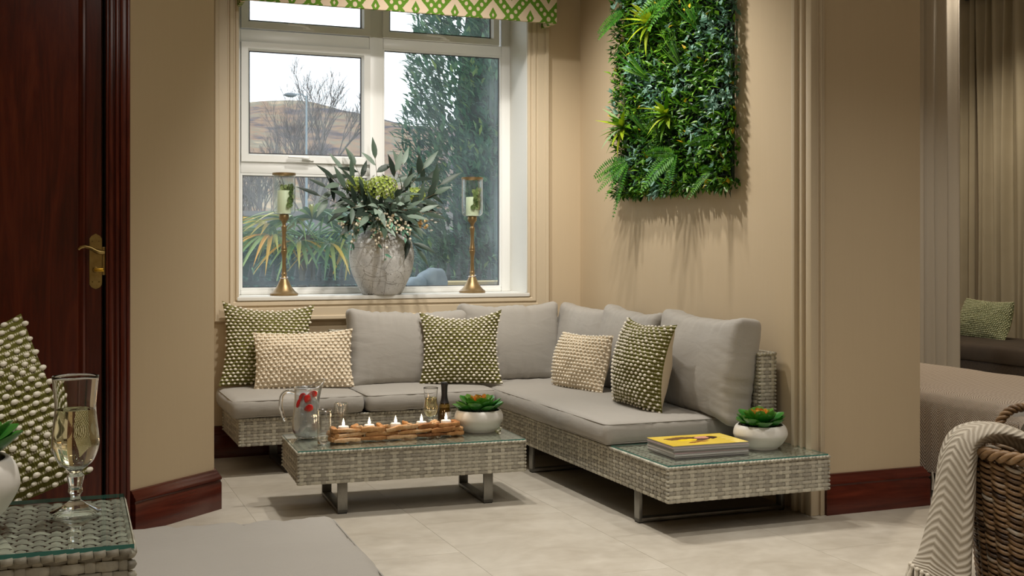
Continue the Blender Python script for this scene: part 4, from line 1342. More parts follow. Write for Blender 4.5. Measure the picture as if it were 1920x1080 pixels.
MB().lathe([(0, 0)] + smooth_prof([(0.100, 0.0), (0.112, 0.006), (0.140, 0.060), (0.168, 0.125), (0.181, 0.190), (0.181, 0.235), (0.177, 0.2575)], 5) + [(0.1745, 0.2590), (0.1745, 0.2630), (0.1760, 0.2645), (0.1735, 0.278), (0.1712, 0.2795), (0.1708, 0.284), (0.172, 0.2855)] + smooth_prof([(0.165, 0.300), (0.148, 0.322), (0.120, 0.342), (0.098, 0.352), (0.094, 0.362), (0.098, 0.374), (0.090, 0.378), (0.082, 0.366), (0.080, 0.30)], 4) + [(0, 0.29)], 64).build('vase_body', stone(), vs_, smooth=50)

# ---------------------------------------------------------------- cut branches and flowers standing in the vase
M_WILLOW = tinted('long_grey_green_leaf', [(0, (30, 42, 34)), (0.4, (52, 68, 54)), (0.75, (84, 102, 86)), (1, (138, 154, 140))], 0.45, trans=0.15)
M_TEAL = tinted('small_teal_leaf', [(0, (58, 104, 84)), (1, (110, 160, 132))], 0.5, trans=0.2)
M_BERRYW = tinted('cream_berry', [(0, (216, 204, 176)), (0.7, (240, 232, 212)), (1, (226, 184, 110))], 0.4)
M_HYD = tinted('green_hydrangea_petal', [(0, (106, 124, 40)), (0.5, (148, 166, 74)), (1, (196, 206, 124))], 0.6, trans=0.25)
M_CAT = plain('silver_catkin', (224, 222, 214), 0.9, bump=0.4, bscale=300)
MOUTH = V((VX, VY, SILL + 0.36))
def tgt(px, py, dy):
    return V((VX + (px - 716) / 332 * 1.04, VY + dy, 1.1 - (py - 467) / 332))
def clampy(p):
    p = V(p)
    p.y = min(p.y, 6.565)
    return p
WILLOWS = [(598, 368, -0.02, 'lowest to the left'), (622, 336, -0.05, 'upper left'), (648, 318, 0.06, 'left of the tall sprig'), (672, 306, 0.08, 'behind the hydrangea'), (706, 292, 0.03, 'tallest in the middle'), (742, 318, -0.02, 'right of the hydrangea'), (764, 302, 0.08, 'pointing up to the right'), (798, 310, 0.00, 'upper right'), (828, 342, -0.04, 'far right'), (806, 362, -0.14, 'right, bending to the room'), (640, 395, -0.16, 'left, drooping to the room'), (782, 402, -0.18, 'right, drooping over the vase'), (752, 430, -0.26, 'hanging over the vase shoulder'), (684, 398, -0.28, 'front centre over the hydrangea'), (728, 392, -0.28, 'front, right of the hydrangea'), (652, 424, -0.12, 'low left'), (768, 470, -0.18, 'lowest to the right'), (696, 430, -0.28, 'front, above the berries'), (612, 350, 0.03, 'left, behind the outermost'), (740, 352, -0.2, 'middle right, rising'), (660, 352, -0.1, 'mid left'), (812, 330, 0.05, 'right, near the glass'), (670, 410, -0.24, 'front left, low'), (745, 412, -0.25, 'front right, low'), (640, 372, -0.12, 'left, level with the hydrangea'), (790, 372, -0.10, 'right, level with the hydrangea'), (716, 372, -0.30, 'nearest to the room')]
for k, (px, py, dy, w) in enumerate(WILLOWS):
    tip = tgt(px, py, dy)
    b = thing('willow_branch', 'branch of long grey green leaves, ' + w, 'foliage', MOUTH, (0, 0, 0), 'leaf branches in the stone vase')
    d = tip - MOUTH
    L = d.length
    mid = d * 0.5 + V((0, 0, 0.07 if d.z < 0.12 else 0.02))
    base = V((d.x * 0.06, d.y * 0.06, -0.06))
    pts = arc([base, V((d.x * 0.16, d.y * 0.16, 0.03)), mid, d], 5)
    MB().tube(pts, [0.0030 - 0.002 * i / len(pts) for i in range(len(pts))], 6).build('stem', M_TWIG, b)
    nl = 8 if L > 0.22 else 6
    for i in range(nl):
        q = 0.34 + 0.66 * i / (nl - 1)
        idx = min(len(pts) - 2, int(q * (len(pts) - 1)))
        p = pts[idx].lerp(pts[idx + 1], 0.5)
        tdir = (pts[idx + 1] - pts[idx]).normalized()
        side = tdir.cross(V((0, -1, 0.2)))
        side = side.normalized() if side.length > 0.05 else V((1, 0, 0))
        s = 1 if i % 2 else -1
        dr = (tdir * 0.8 + side * (0.8 * s) + V((R.uniform(-0.35, 0.35), R.uniform(-0.6, 0.1), R.uniform(-0.5, 0.15)))).normalized()
        if i == nl - 1:
            dr = tdir
        ln = R.uniform(0.105, 0.155)
        end = MOUTH + p + dr * ln
        if end.y > 6.56:
            dr.y -= (end.y - 6.56) / ln * 1.3
            dr.normalize()
        m = MB()
        leaf(m, p, dr, ln, R.uniform(0.028, 0.042), (0.1, -0.8, 0.6), R.random() ** 1.3, R.uniform(0.02, 0.22), 5, 0.25)
        o = m.build('leaf', M_WILLOW, b)
        o.data.shade_smooth()
for px, py, dy, r, lab in ((705, 356, -0.12, 0.088, 'large pale green hydrangea head in the middle of the bouquet'), (666, 348, -0.04, 0.050, 'small pale hydrangea head at the left of the bouquet'), (776, 366, -0.04, 0.050, 'small yellow green hydrangea head at the right of the bouquet')):
    c = tgt(px, py, dy)
    h = thing('hydrangea', lab, 'flower', c, (0, 0, 0), 'hydrangea heads')
    dd = MOUTH - c
    MB().tube(arc([V((0, 0, -r * 0.3)), dd * 0.5 + V((0, 0, 0.02)), dd + V((0, 0, -0.05))], 5), 0.003, 6).build('stem', M_TWIG, h)
    m = MB()
    nfl = int(150 * (r / 0.088) ** 1.4)
    for i in range(nfl):
        z = 1 - 1.75 * (i + 0.5) / nfl
        a = i * 2.39996
        n = V((math.sqrt(max(0, 1 - z * z)) * math.cos(a), math.sqrt(max(0, 1 - z * z)) * math.sin(a), z))
        p = V((n.x, n.y, n.z * 0.8)) * r * R.uniform(0.84, 1.06)
        t1 = n.orthogonal().normalized()
        t2 = n.cross(t1)
        a0 = R.uniform(0, 6.28)
        tt = R.random()
        for j in range(4):
            dr = t1 * math.cos(a0 + j * PI / 2) + t2 * math.sin(a0 + j * PI / 2) + n * R.uniform(0.1, 0.6)
            leaf(m, p, dr, R.uniform(0.011, 0.016), 0.013, n, tt * 0.7 + R.uniform(0, 0.3), -0.1, 2, 0.2, 0.6)
    m.build('florets', M_HYD, h, kind='stuff')
SPR = [(636, 448, -0.06, 'far left'), (652, 476, -0.10, 'low left'), (682, 445, -0.22, 'left of centre'), (712, 432, -0.28, 'centre'), (734, 446, -0.28, 'right of centre'), (700, 488, -0.24, 'lowest, on the vase front'), (688, 466, -0.24, 'above the lowest'), (664, 420, -0.14, 'upper left')]
for px, py, dy, w in SPR:
    tip = tgt(px, py, dy)
    d = tip - MOUTH
    b = thing('berry_spray', 'spray of cream berries with teal leaves, ' + w, 'berries', MOUTH, (0, 0, 0), 'berry sprays in the stone vase')
    pts = arc([V((d.x * 0.08, d.y * 0.08, -0.04)), V((d.x * 0.4, d.y * 0.45, 0.075)), V((d.x * 0.85, d.y * 0.9, max(d.z, -0.02) * 0.5 + 0.05)), d], 6)
    MB().tube(pts, 0.0016, 5).build('stem', M_TWIG, b)
    m = MB()
    for i in range(20):
        q = R.uniform(0.55, 1.0)
        p = pts[int(q * (len(pts) - 1))] + V((R.uniform(-0.028, 0.028), R.uniform(-0.03, 0.012), R.uniform(-0.026, 0.022)))
        m.ball(p, R.uniform(0.0055, 0.0085), 8, 5, tint=R.random() * 0.85)
    o = m.build('berries', M_BERRYW, b, kind='stuff')
    o.data.shade_smooth()
    for i in range(7):
        m = MB()
        p = pts[R.randrange(len(pts) // 2, len(pts))]
        leaf(m, p, (R.uniform(-1, 1), R.uniform(-0.8, 0.1), R.uniform(-1.2, 0.3)), R.uniform(0.035, 0.055), 0.016, (0, -1, 0.3), R.random(), 0.1, 3)
        m.build('leaf', M_TEAL, b)
o = MB()
for i in range(16):
    o.ball((R.uniform(-0.028, 0.028), R.uniform(-0.02, 0.02), R.uniform(-0.025, 0.025)), R.uniform(0.007, 0.010), 8, 5, tint=0.95)
ob = o.build('berry_cluster', M_BERRYW, None, tgt(778, 420, -0.15))
ob.data.shade_smooth()
tag(ob, 'cluster of orange yellow berries at the right of the bouquet', 'berries')
for k, (px, py, dy) in enumerate([(828, 386, -0.02), (826, 400, -0.05), (816, 416, -0.08), (804, 432, -0.10), (812, 398, -0.12)]):
    tip = tgt(px, py, dy)
    d = tip - MOUTH
    b = thing('catkin_twig', ['top catkin twig reaching right', 'second catkin twig reaching right', 'lower catkin twig reaching right', 'lowest catkin twig reaching right', 'catkin twig nearest the room, reaching right'][k], 'twig', MOUTH, (0, 0, 0), 'catkin twigs in the stone vase')
    pts = arc([V((d.x * 0.08, d.y * 0.08, -0.04)), d * 0.5 + V((0, 0, 0.04)), d], 8)
    MB().tube(pts, 0.0015, 5).build('twig', M_TWIG, b)
    for i in range(9):
        p = pts[7 + i] if 7 + i < len(pts) else pts[-1]
        m = MB()
        m.ball(p + V((R.uniform(-0.006, 0.006), R.uniform(-0.008, 0.004), 0.006 * (1 if i % 2 else -1))), 0.0055, 8, 5, sc=(1.7, 0.9, 0.9))
        q = m.build('catkin', M_CAT, b)
        q.data.shade_smooth()
# ================================================================ artificial green wall panel
GP = thing('green_wall_panel', 'hanging panel of artificial green foliage on the right wall', 'plant panel', (WX, 5.17, 1.40))
GW, GH = 1.12, 1.36
M_FOL = tinted('mixed_foliage', [(0, (12, 40, 14)), (0.25, (30, 76, 20)), (0.5, (70, 124, 26)), (0.68, (124, 172, 46)), (0.74, (82, 128, 104)), (0.93, (138, 176, 158)), (0.97, (206, 182, 44)), (1, (214, 176, 40))], 0.4, 0.4, trans=0.2)
M_FERN = tinted('fern_green', [(0, (30, 84, 14)), (0.5, (66, 132, 24)), (1, (108, 164, 46))], 0.5, trans=0.3)
M_SPIKE = tinted('variegated_leaf', [(0, (40, 96, 16)), (0.5, (104, 150, 22)), (0.8, (172, 186, 36)), (1, (140, 182, 130))], 0.4, trans=0.2)
M_GRASS = tinted('grass_blade', [(0, (24, 74, 14)), (0.6, (64, 132, 26)), (1, (126, 176, 56))], 0.45, trans=0.2)
M_GRID = plain('dark_green_plastic_grid', (16, 40, 22), 0.6)
g = MB()
for i in range(27):
    y = (-GW / 2 + GW * i / 26) * 0.965
    g.box(-0.018, -0.008, y - 0.003, y + 0.003, 0, GH)
for j in range(31):
    z = GH * j / 30
    g.box(-0.018, -0.008, -GW / 2 * 0.965, GW / 2 * 0.965, z - 0.003, z + 0.003)
g.build('backing_grid', M_GRID, GP)
MB().box(-0.010, -0.002, -GW / 2 + 0.03, GW / 2 - 0.03, 0.035, GH - 0.01).build('shade_backing', plain('leaf_gap_shade', (10, 24, 10), 0.9), GP)  # added near-black sheet, its colour stands for shade between the leaves
RG = random.Random(5)
m = MB()
def patch(y, z):
    return noise.noise(V((y * 4.5, z * 4.5, 3.1)))
for i in range(8200):
    y, z = RG.uniform(-GW / 2 - 0.012, GW / 2 + 0.012), RG.uniform(-0.012, GH)
    if i > 7000:
        y = RG.choice((-1, 1, -1)) * GW / 2 + RG.uniform(-0.02, 0.015) if i % 2 else y
        z = z if i % 2 else RG.uniform(-0.02, 0.02)
    dep = RG.uniform(0.02, 0.085)
    pv = patch(y, z)
    if pv > 0.16 and RG.random() < 0.7:
        t = RG.uniform(0.74, 0.93)
    elif RG.random() < 0.018:
        t = 0.985
    else:
        t = min(0.68, max(0.02, RG.gauss(0.45, 0.18)))
    d = V((-RG.uniform(0.3, 1.1), RG.uniform(-1, 1), RG.uniform(-0.8, 1.0)))
    if i > 7000:
        dep = RG.uniform(0.004, 0.075)
        d = V((-RG.uniform(0.1, 0.8), (1 if y > 0 else -1) * RG.uniform(0.2, 0.9) if i % 2 else RG.uniform(-0.6, 0.6), RG.uniform(-0.9, 0.3)))
    leaf(m, (-dep, y, z), d, RG.uniform(0.028, 0.055), RG.uniform(0.012, 0.024), (-0.6, RG.uniform(-0.4, 0.4), 0.8), t, RG.uniform(-0.1, 0.35), 2, 0.35, 0.45)
m.build('small_foliage', M_FOL, GP, kind='stuff')
# ivy leaves standing out of the foliage, one by one
def ivy_mesh(t):
    mb = MB()
    out = [(0, 0), (0.55, 0.05), (0.95, 0.30), (0.55, 0.48), (0.62, 0.95), (0.30, 0.85), (0, 1.35)]
    pts = out + [(-x, y) for x, y in reversed(out[1:-1])]
    s = 0.026
    vs = [(0, 0.45 * s, 0.004)] + [(x * s, y * s, 0.006 * (abs(x)) ** 2 - 0.004 * y) for x, y in pts]
    mb.add(vs, [(0, 1 + k, 1 + (k + 1) % len(pts)) for k in range(len(pts))], t)
    o = mb.build('ivy_leaf', M_FOL, None)
    me = o.data
    bpy.data.objects.remove(o)
    return me
IVY = [ivy_mesh(t) for t in (0.30, 0.45, 0.60, 0.78, 0.86, 0.92)]
for i in range(130):
    y, z = RG.uniform(-GW / 2 + 0.02, GW / 2 - 0.02), RG.uniform(0.02, GH - 0.3)
    k = RG.randrange(3, 6) if patch(y, z) > 0.1 else RG.randrange(0, 4)
    nrm = V((-1, RG.uniform(-0.5, 0.5), RG.uniform(-0.2, 0.6))).normalized()
    q = nrm.to_track_quat('Z', 'Y').to_euler()
    o = obj('ivy_leaf', IVY[k], GP, (-RG.uniform(0.075, 0.10), y, z), q, scale=RG.uniform(0.8, 1.25))
    o.rotation_euler.rotate_axis('Z', RG.uniform(0, 6.28))
# fern fronds
def frond(base, d, L, droop, tint=0.5):
    mb = MB()
    d = V(d).normalized()
    side = d.cross(V((-1, 0, 0.15)))
    side = side.normalized() if side.length > 0.1 else V((0, 1, 0))
    n = side.cross(d).normalized()
    pts = []
    for i in range(13):
        q = i / 12
        pts.append(d * (L * q) + V((0, 0, -1)) * (droop * L * q * q))
    mb.tube(pts, [0.0016 * (1 - 0.7 * i / 12) for i in range(13)], 4, tint=0.3)
    N = 18
    for i in range(N):
        q = 0.06 + 0.92 * i / N
        a = q * 12
        k = min(11, int(a))
        p = pts[k].lerp(pts[k + 1], a - k)
        td = (pts[k + 1] - pts[k]).normalized()
        s2 = (side - td * side.dot(td)).normalized()
        wl = L * 0.21 * math.sin(PI * (0.16 + 0.80 * q) ** 0.9) + 0.003
        for s in (-1, 1):
            leaf(mb, p, s2 * s + td * 0.35, wl, L * 0.055, n, min(1, max(0, tint + RG.uniform(-0.25, 0.25))), 0.12, 2, 0.2, 0.35)
    return mb.build('fern_frond', M_FERN, GP, base)
def YZ(y, z, x=-0.09):
    return (x, y - 5.17, z - 1.40)
for base, dirs in ((YZ(5.54, 1.56), [(-0.6, 0.7, -0.2), (-0.7, 0.35, -0.5), (-0.7, 0.05, -0.7), (-0.5, -0.25, -0.8), (-0.6, 0.9, 0.15), (-0.4, 0.1, -1.0)]),
                   (YZ(5.03, 1.56), [(-0.6, 0.8, -0.15), (-0.7, 0.4, -0.5), (-0.6, -0.1, -0.9), (-0.5, -0.5, -0.7), (-0.6, 0.6, 0.3), (-0.5, 0.9, -0.5)]),
                   (YZ(5.58, 2.36), [(-0.6, 0.7, -0.3), (-0.5, 0.9, -0.1), (-0.7, 0.2, -0.5)]),
                   (YZ(5.02, 2.34), [(-0.7, 0.3, -0.5), (-0.6, 0.6, 0.1), (-0.7, -0.1, -0.3)]),
                   (YZ(4.66, 1.60), [(-0.7, -0.2, -0.3), (-0.6, 0.5, 0.2)]), (YZ(4.70, 1.46), [(-0.6, -0.3, 0.2), (-0.6, 0.3, -0.4)])):
    for d in dirs:
        L = RG.uniform(0.16, 0.22) * (0.6 if base[1] < -0.4 else 1)
        frond(base, d, L, RG.uniform(0.25, 0.6), RG.uniform(0.35, 0.65))
# spiky rosettes with broad variegated leaves, and grass tufts
for (y, z), n, L, w in (((5.12, 1.76), 17, 0.155, 0.030), ((5.60, 1.745), 18, 0.17, 0.028), ((5.30, 2.25), 16, 0.17, 0.030)):
    for i in range(n):
        a = i * 2.39996
        sp = 0.35 + 0.75 * (i / n)
        d = V((-1.0 + 0.55 * sp, math.cos(a) * sp, math.sin(a) * sp + 0.15))
        mb = MB()
        leaf(mb, (0, 0, 0), d, L * RG.uniform(0.7, 1.05), w, (-0.5, 0, 1), min(1, max(0, RG.gauss(0.55, 0.22))), RG.uniform(0.1, 0.45), 5, 0.35, 0.4)
        mb.build('rosette_leaf', M_SPIKE, GP, YZ(y, z, -0.08))
for (y, z), dirc in (((5.34, 1.97), (-0.5, 0.45, 0.8)), ((4.98, 1.96), (-0.5, 0.30, 0.9)), ((5.20, 1.62), (-0.5, -0.2, 0.8)), ((4.82, 2.12), (-0.5, 0.2, 0.9)), ((5.30, 1.66), (-0.6, 0.1, 0.6))):
    for i in range(16):
        d = V(dirc) + V((RG.uniform(-0.4, 0.1), RG.uniform(-0.45, 0.45), RG.uniform(-0.35, 0.3)))
        mb = MB()
        leaf(mb, (0, 0, 0), d, RG.uniform(0.16, 0.26), 0.009, (-1, 0, 0.3), RG.random(), RG.uniform(0.05, 0.3), 4, 0.2, 0.3)
        mb.build('grass_blade', M_GRASS, GP, YZ(y, z, -0.06))
# ================================================================ woven log basket
BC = V((2.945, 2.812, 0))
BR, BH = 0.250, 0.480
M_WILL = tinted('brown_willow', [(0, (58, 42, 28)), (0.35, (104, 78, 50)), (0.7, (142, 112, 78)), (1, (158, 148, 132))], 0.42, 0.4, bump=0.25, bscale=70, vary=0.5)
BK = thing('willow_basket', 'tall brown willow basket at the right edge', 'basket', BC)
NS = 30
def rad_at(z):
    return BR - 0.045 * (1 - z / BH)
for i in range(NS):
    a = 2 * PI * (i + 0.5) / NS
    for da in (-0.022, 0.022):
        MB().tube([((rad_at(z) - 0.006) * math.cos(a + da), (rad_at(z) - 0.006) * math.sin(a + da), z) for z in (0.005, 0.15, 0.30, 0.462)], 0.0042, 6, tint=0.3 + R.uniform(-0.15, 0.15)).build('stake', M_WILL, BK)
rows = 25
for j in range(rows):
    z = 0.016 + (BH - 0.045) * j / rows
    for w in range(2):
        m = MB()
        pts, tt = [], []
        n = NS * 6
        base_t = R.uniform(0.25, 0.75)
        for i in range(n):
            a = 2 * PI * i / n
            ph = PI * NS * (i / n) + PI * (j + w)
            r = rad_at(z) - 0.004 + 0.0105 * math.sin(ph)
            pts.append((r * math.cos(a), r * math.sin(a), z + 0.006 * math.cos(ph) + 0.0015 * math.sin(a * 5 + j)))
            tt.append(base_t + 0.25 * math.sin(a * 3 + j * 1.7) + 0.1 * math.sin(a * 17 + j))
        m.tube(pts, 0.0068, 6, closed=True, tint=tt)
        o = m.build('woven_strand', M_WILL, BK)
        o.data.shade_smooth()
for k in range(3):
    m = MB()
    pts, tt = [], []
    n = 200
    for i in range(n):
        a = 2 * PI * i / n
        ph = a * 16 + 2 * PI * k / 3
        r = BR + 0.004 + 0.013 * math.cos(ph)
        pts.append((r * math.cos(a), r * math.sin(a), BH - 0.012 + 0.012 * math.sin(ph)))
        tt.append(0.5 + 0.2 * math.sin(a * 4 + k))
    m.tube(pts, 0.0095, 7, closed=True, tint=tt)
    o = m.build('rim_braid', M_WILL, BK)
    o.data.shade_smooth()
# floor of the basket
MB().lathe([(0, 0.004), (rad_at(0) - 0.01, 0.004), (rad_at(0) - 0.01, 0.014), (0, 0.014)], 32).build('basket_floor', M_WILL, BK)
def hoop(ang):
    h = bpy.data.objects.new
    ca, sa = math.cos(ang), math.sin(ang)
    o = None
    for k in range(3):
        pts, tt = [], []
        n = 60
        for i in range(n):
            q = i / (n - 1)
            th = PI * q
            lx = 0.085 * math.cos(th)
            lz = BH - 0.03 + 0.115 * math.sin(th) ** 0.8
            ph = q * 2 * PI * 5 + 2 * PI * k / 3
            off = 0.009
            tx, tz = -math.sin(th), math.cos(th)
            rx = off * math.cos(ph)
            rn = off * math.sin(ph)
            X_ = lx + rn * math.cos(th)
            Z_ = lz + rn * math.sin(th)
            r = BR + 0.002 + rx
            pts.append((r * ca - X_ * sa, r * sa + X_ * ca, Z_))
            tt.append(0.55 + 0.2 * math.sin(q * 9 + k))
        o2 = MB().tube(pts, 0.0075, 7, tint=tt).build('handle_strand', M_WILL, BK)
        o2.data.shade_smooth()
hoop(math.radians(64))
hoop(math.radians(-116))

# ================================================================ herringbone throws
def herring(name, a, b, cols, freq, amp):
    t = NT(name)
    v = t.sep(t.n('ShaderNodeAttribute', attribute_name='uvw').outputs['Vector'])
    tri = t.math('MULTIPLY', t.math('ABSOLUTE', t.math('SUBTRACT', t.math('FRACT', t.math('MULTIPLY', v[0], cols)), 0.5)), 2.0)
    st = t.math('SINE', t.math('MULTIPLY', t.math('ADD', t.math('MULTIPLY', v[1], freq), t.math('MULTIPLY', tri, amp)), 2 * PI))
    fib = t.noise(t.coord(), 420, 2)
    f = t.math('ADD', t.math('MULTIPLY', st, 0.38), t.math('ADD', 0.35, t.math('MULTIPLY', fib, 0.3)))
    t.base(t.mix(f, lin(a), lin(b)), 0.95, 0, 0.1)
    t.bump(t.math('ADD', st, t.math('MULTIPLY', fib, 0.6)), 0.5, 0.004)
    return t.m
M_THROW = herring('natural_herringbone_wool', (150, 140, 124), (196, 187, 171), 3, 34, 2.4)
M_THROW2 = herring('taupe_herringbone_wool', (146, 132, 118), (206, 193, 178), 22, 60, 3.0)
M_FRINGE = plain('wool_fringe', (212, 204, 188), 0.95, rgb2=(190, 180, 162), nscale=60, bump=0.4, bscale=200)
TH = thing('throw_blanket', 'natural herringbone throw hanging over the basket rim', 'blanket', (2.945, 2.812, 0))
e = V((-0.93, 0.368, 0))
tn = V((0.368, 0.93, 0))
cp = arc([(0.06, 0, 0.470), (0.125, 0, 0.508), (0.205, 0, 0.528), (0.272, 0, 0.505), (0.300, 0, 0.440), (0.312, 0, 0.330), (0.326, 0, 0.220), (0.342, 0, 0.120), (0.352, 0, 0.075)], 5)
npt = len(cp)
def throw_pt(u, v):
    i = v * (npt - 1)
    k = min(npt - 2, int(i))
    c = cp[k].lerp(cp[k + 1], i - k)
    td = (cp[min(npt - 1, k + 1)] - cp[max(0, k - 1)]).normalized()
    nr = V((td.z, 0, -td.x))
    if nr.z < 0 and v < 0.35:
        nr = -nr
    if v >= 0.35 and nr.x < 0:
        nr = -nr
    a = 2 * PI * u
    grow = min(1, max(0, (v - 0.30) / 0.7))
    hw = 0.085 + 0.035 * grow
    ht = 0.030 + 0.050 * grow
    fold = 1 + 0.10 * math.sin(3 * a + v * 3) + 0.07 * math.sin(5 * a - v * 4)
    wd = math.cos(a) * hw * fold
    rd = math.sin(a) * ht * fold
    P = c + nr * rd
    return e * P.x + tn * (wd - 0.01) + V((0, 0, P.z))
m = MB().grid(throw_pt, 48, 60, wrap=True)
o = m.build('throw_cloth', M_THROW, TH)
o.data.shade_smooth()
for i in range(26):
    u = i / 26
    p = throw_pt(u, 1.0)
    q = p + V((R.uniform(-0.012, 0.012), R.uniform(-0.012, 0.012), -0.072))
    q = V((q.x + (p - V((-0.31, 0.12, p.z))).x * 0.12, q.y, max(0.004, q.z)))
    mm = MB()
    mm.ball(p + V((0, 0, 0.0)), 0.008, 7, 5)
    mm.tube([p, p.lerp(q, 0.5) + V((R.uniform(-0.004, 0.004), R.uniform(-0.004, 0.004), 0)), q], [0.0055, 0.0075, 0.0065], 7)
    mm.build('tassel', M_FRINGE, TH, smooth=60)

# ---------------------------------------------------------------- day bed with its throw
DBX0, DBX1, DBY0, DBY1 = 3.640, 4.540, 3.66, 5.50
DB = thing('day_bed', 'low padded day bed mostly hidden under a taupe throw', 'day bed', (DBX0, DBY0, 0))
puff(DBX1 - DBX0 - 0.02, DBY1 - DBY0, 0.13, 0.05, (0, 0, 0.005), 31, 0.003, 0.06).build('mattress', M_GREY, DB, ((DBX1 - DBX0) / 2, (DBY1 - DBY0) / 2, 0.325)).data.shade_smooth()
MB().box(0.03, DBX1 - DBX0 - 0.03, 0.05, DBY1 - DBY0 - 0.05, 0.12, 0.325).build('bed_base', M_CORE, DB, bevel=0.01)
for x in (0.08, DBX1 - DBX0 - 0.08):
    for y in (0.10, DBY1 - DBY0 - 0.10):
        MB().box(x - 0.025, x + 0.025, y - 0.025, y + 0.025, 0, 0.122).build('leg', M_STEEL, DB)
DT = thing('throw_blanket', 'taupe herringbone throw covering the day bed beside the wall', 'blanket', (DBX0, DBY0, 0))
prof = arc([(0.905, 0, 0.462), (0.60, 0, 0.466), (0.25, 0, 0.466), (0.06, 0, 0.462), (0.006, 0, 0.435), (-0.012, 0, 0.37), (-0.014, 0, 0.24), (-0.016, 0, 0.110)], 6)
def bed_pt(u, v):
    i = v * (len(prof) - 1)
    k = min(len(prof) - 2, int(i))
    c = prof[k].lerp(prof[k + 1], i - k)
    y = -0.02 + 1.80 * u
    z = c.z + 0.004 * noise.noise(V((c.x * 6, y * 6, c.z * 6)))
    x = c.x + 0.010 * math.sin(y * 17) * max(0, min(1, (0.40 - z) / 0.3))
    if u < 0.10:
        f = (0.10 - u) / 0.10
        z -= 0.055 * f * f * (z > 0.40)
        x += 0.01 * f * f
    return V((x, y, z))
m = MB().grid(bed_pt, 60, 48)
o = m.build('throw_cloth', M_THROW2, DT)
o.data.shade_smooth()
for i in range(46):
    p = bed_pt((i + 0.5) / 46, 1.0)
    mm = MB()
    mm.tube([p + V((0, 0, 0.004)), p + V((R.uniform(-0.006, 0.003), R.uniform(-0.004, 0.004), -0.03)), p + V((R.uniform(-0.008, 0.002), R.uniform(-0.006, 0.006), -0.075))], [0.005, 0.0065, 0.005], 6)
    mm.build('tassel', M_FRINGE, DT, smooth=60)

# ---------------------------------------------------------------- far sofa, its pillow and the curtains
M_BROWN = plain('dark_brown_velvet', (70, 58, 46), 0.8, rgb2=(56, 46, 36), nscale=6)
FS = thing('far_sofa', 'dark brown low sofa in front of the far curtains', 'sofa', (6.10, 5.20, 0))
puff(0.74, 2.36, 0.12, 0.03, (0.004, 0.004, 0.008), 41, 0.004, 0.05).build('seat_pad', M_BROWN, FS, (0.37, 1.18, 0.305)).data.shade_smooth()
MB().box(0.02, 0.74, 0.02, 2.34, 0.08, 0.305).build('sofa_base', plain('dark_rattan', (44, 36, 28), 0.7, rgb2=(66, 54, 42), nscale=1.0, stretch=(60, 60, 90)), FS, bevel=0.01)
for y in (0.1, 2.24):
    for x in (0.08, 0.66):
        MB().box(x - 0.02, x + 0.02, y - 0.02, y + 0.02, 0, 0.082).build('leg', M_FOOT, FS)
M_SAGE = stripe_mat('sage_woven', (116, 122, 88), (142, 148, 108), (206, 204, 172), 22)
M_SAGEB = plain('pale_sage_yarn', (196, 198, 160), 0.9, bump=0.4, bscale=300)
pillow('throw_pillow', 'small sage woven pillow on the far brown sofa', 0.56, 0.30, 0.13, (6.56, 6.93, 0.425), (-16, 2, -92), M_SAGE, M_SAGEB, 22, 30, 0.05, 9, br=0.0062, group='far sofa pillow')
def drape(name, label, p0, p1, z0, z1, folds, amp, mat, seed, thick=0.003, spread=0.25, grp='curtains of the next room', cat='curtain'):
    p0, p1 = V((*p0, 0)), V((*p1, 0))
    d = p1 - p0
    n = V((-d.y, d.x, 0)).normalized()
    rr = random.Random(seed)
    ph = [rr.uniform(-0.5, 0.5) for _ in range(folds + 2)]
    def f(u, v):
        q = u * folds
        k = int(min(folds - 1, q))
        w = ph[k] * (1 - (q - k)) + ph[k + 1] * (q - k)
        a = 2 * PI * q + w * (1 + v)
        am = amp * (0.75 + 0.5 * noise.noise(V((u * 9, v * 1.2, seed)))) * (1 + spread * (1 - v))
        return p0 + d * (u + 0.012 * math.sin(a * 0.5 + v * 3)) + n * (am * math.sin(a) + 0.3 * am * math.sin(2 * a + w)) + V((0, 0, z0 + (z1 - z0) * v))
    t = thing(name, label, cat, tuple(p0), (0, 0, 0), grp)
    m = MB().grid(lambda u, v: f(u, v) - p0, folds * 14, 24)
    o = m.build('cloth', mat, t)
    o.data.shade_smooth()
    md = o.modifiers.new('thickness', 'SOLIDIFY')
    md.thickness = thick
    MB().tube([(-0.005 * d.x, -0.005 * d.y, z1), (1.005 * d.x, 1.005 * d.y, z1)], 0.012, 8).build('curtain_rail', M_STEEL, t)
    return t
M_CURT = plain('taupe_curtain_cloth', (176, 164, 138), 0.85, rgb2=(166, 154, 128), nscale=3, bump=0.05, bscale=200)
ts = NT('white_sheer')
ts.base(lin((222, 217, 208)), 0.9, 0, 0.1)
tr_ = ts.n('ShaderNodeBsdfTranslucent')
tr_.inputs[0].default_value = lin((224, 219, 210))
tp_ = ts.n('ShaderNodeBsdfTransparent')
m1_ = ts.n('ShaderNodeMixShader')
m1_.inputs[0].default_value = 0.4
ts.link(ts.p.outputs[0], m1_.inputs[1])
ts.link(tr_.outputs[0], m1_.inputs[2])
m2_ = ts.n('ShaderNodeMixShader')
m2_.inputs[0].default_value = 0.16
ts.link(m1_.outputs[0], m2_.inputs[1])
ts.link(tp_.outputs[0], m2_.inputs[2])
ts.link(m2_.outputs[0], ts.out.inputs[0])
drape('sheer_curtain', 'white sheer curtain hanging beside the end of the wall', (5.36, 6.42), (5.850, 6.40), 0.03, 3.17, 5, 0.030, ts.m, 3)
drape('curtain', 'pleated taupe curtain behind the far sofa', (7.08, 5.60), (7.08, 7.50), 0.03, 3.17, 17, 0.045, M_CURT, 7, 0.004)
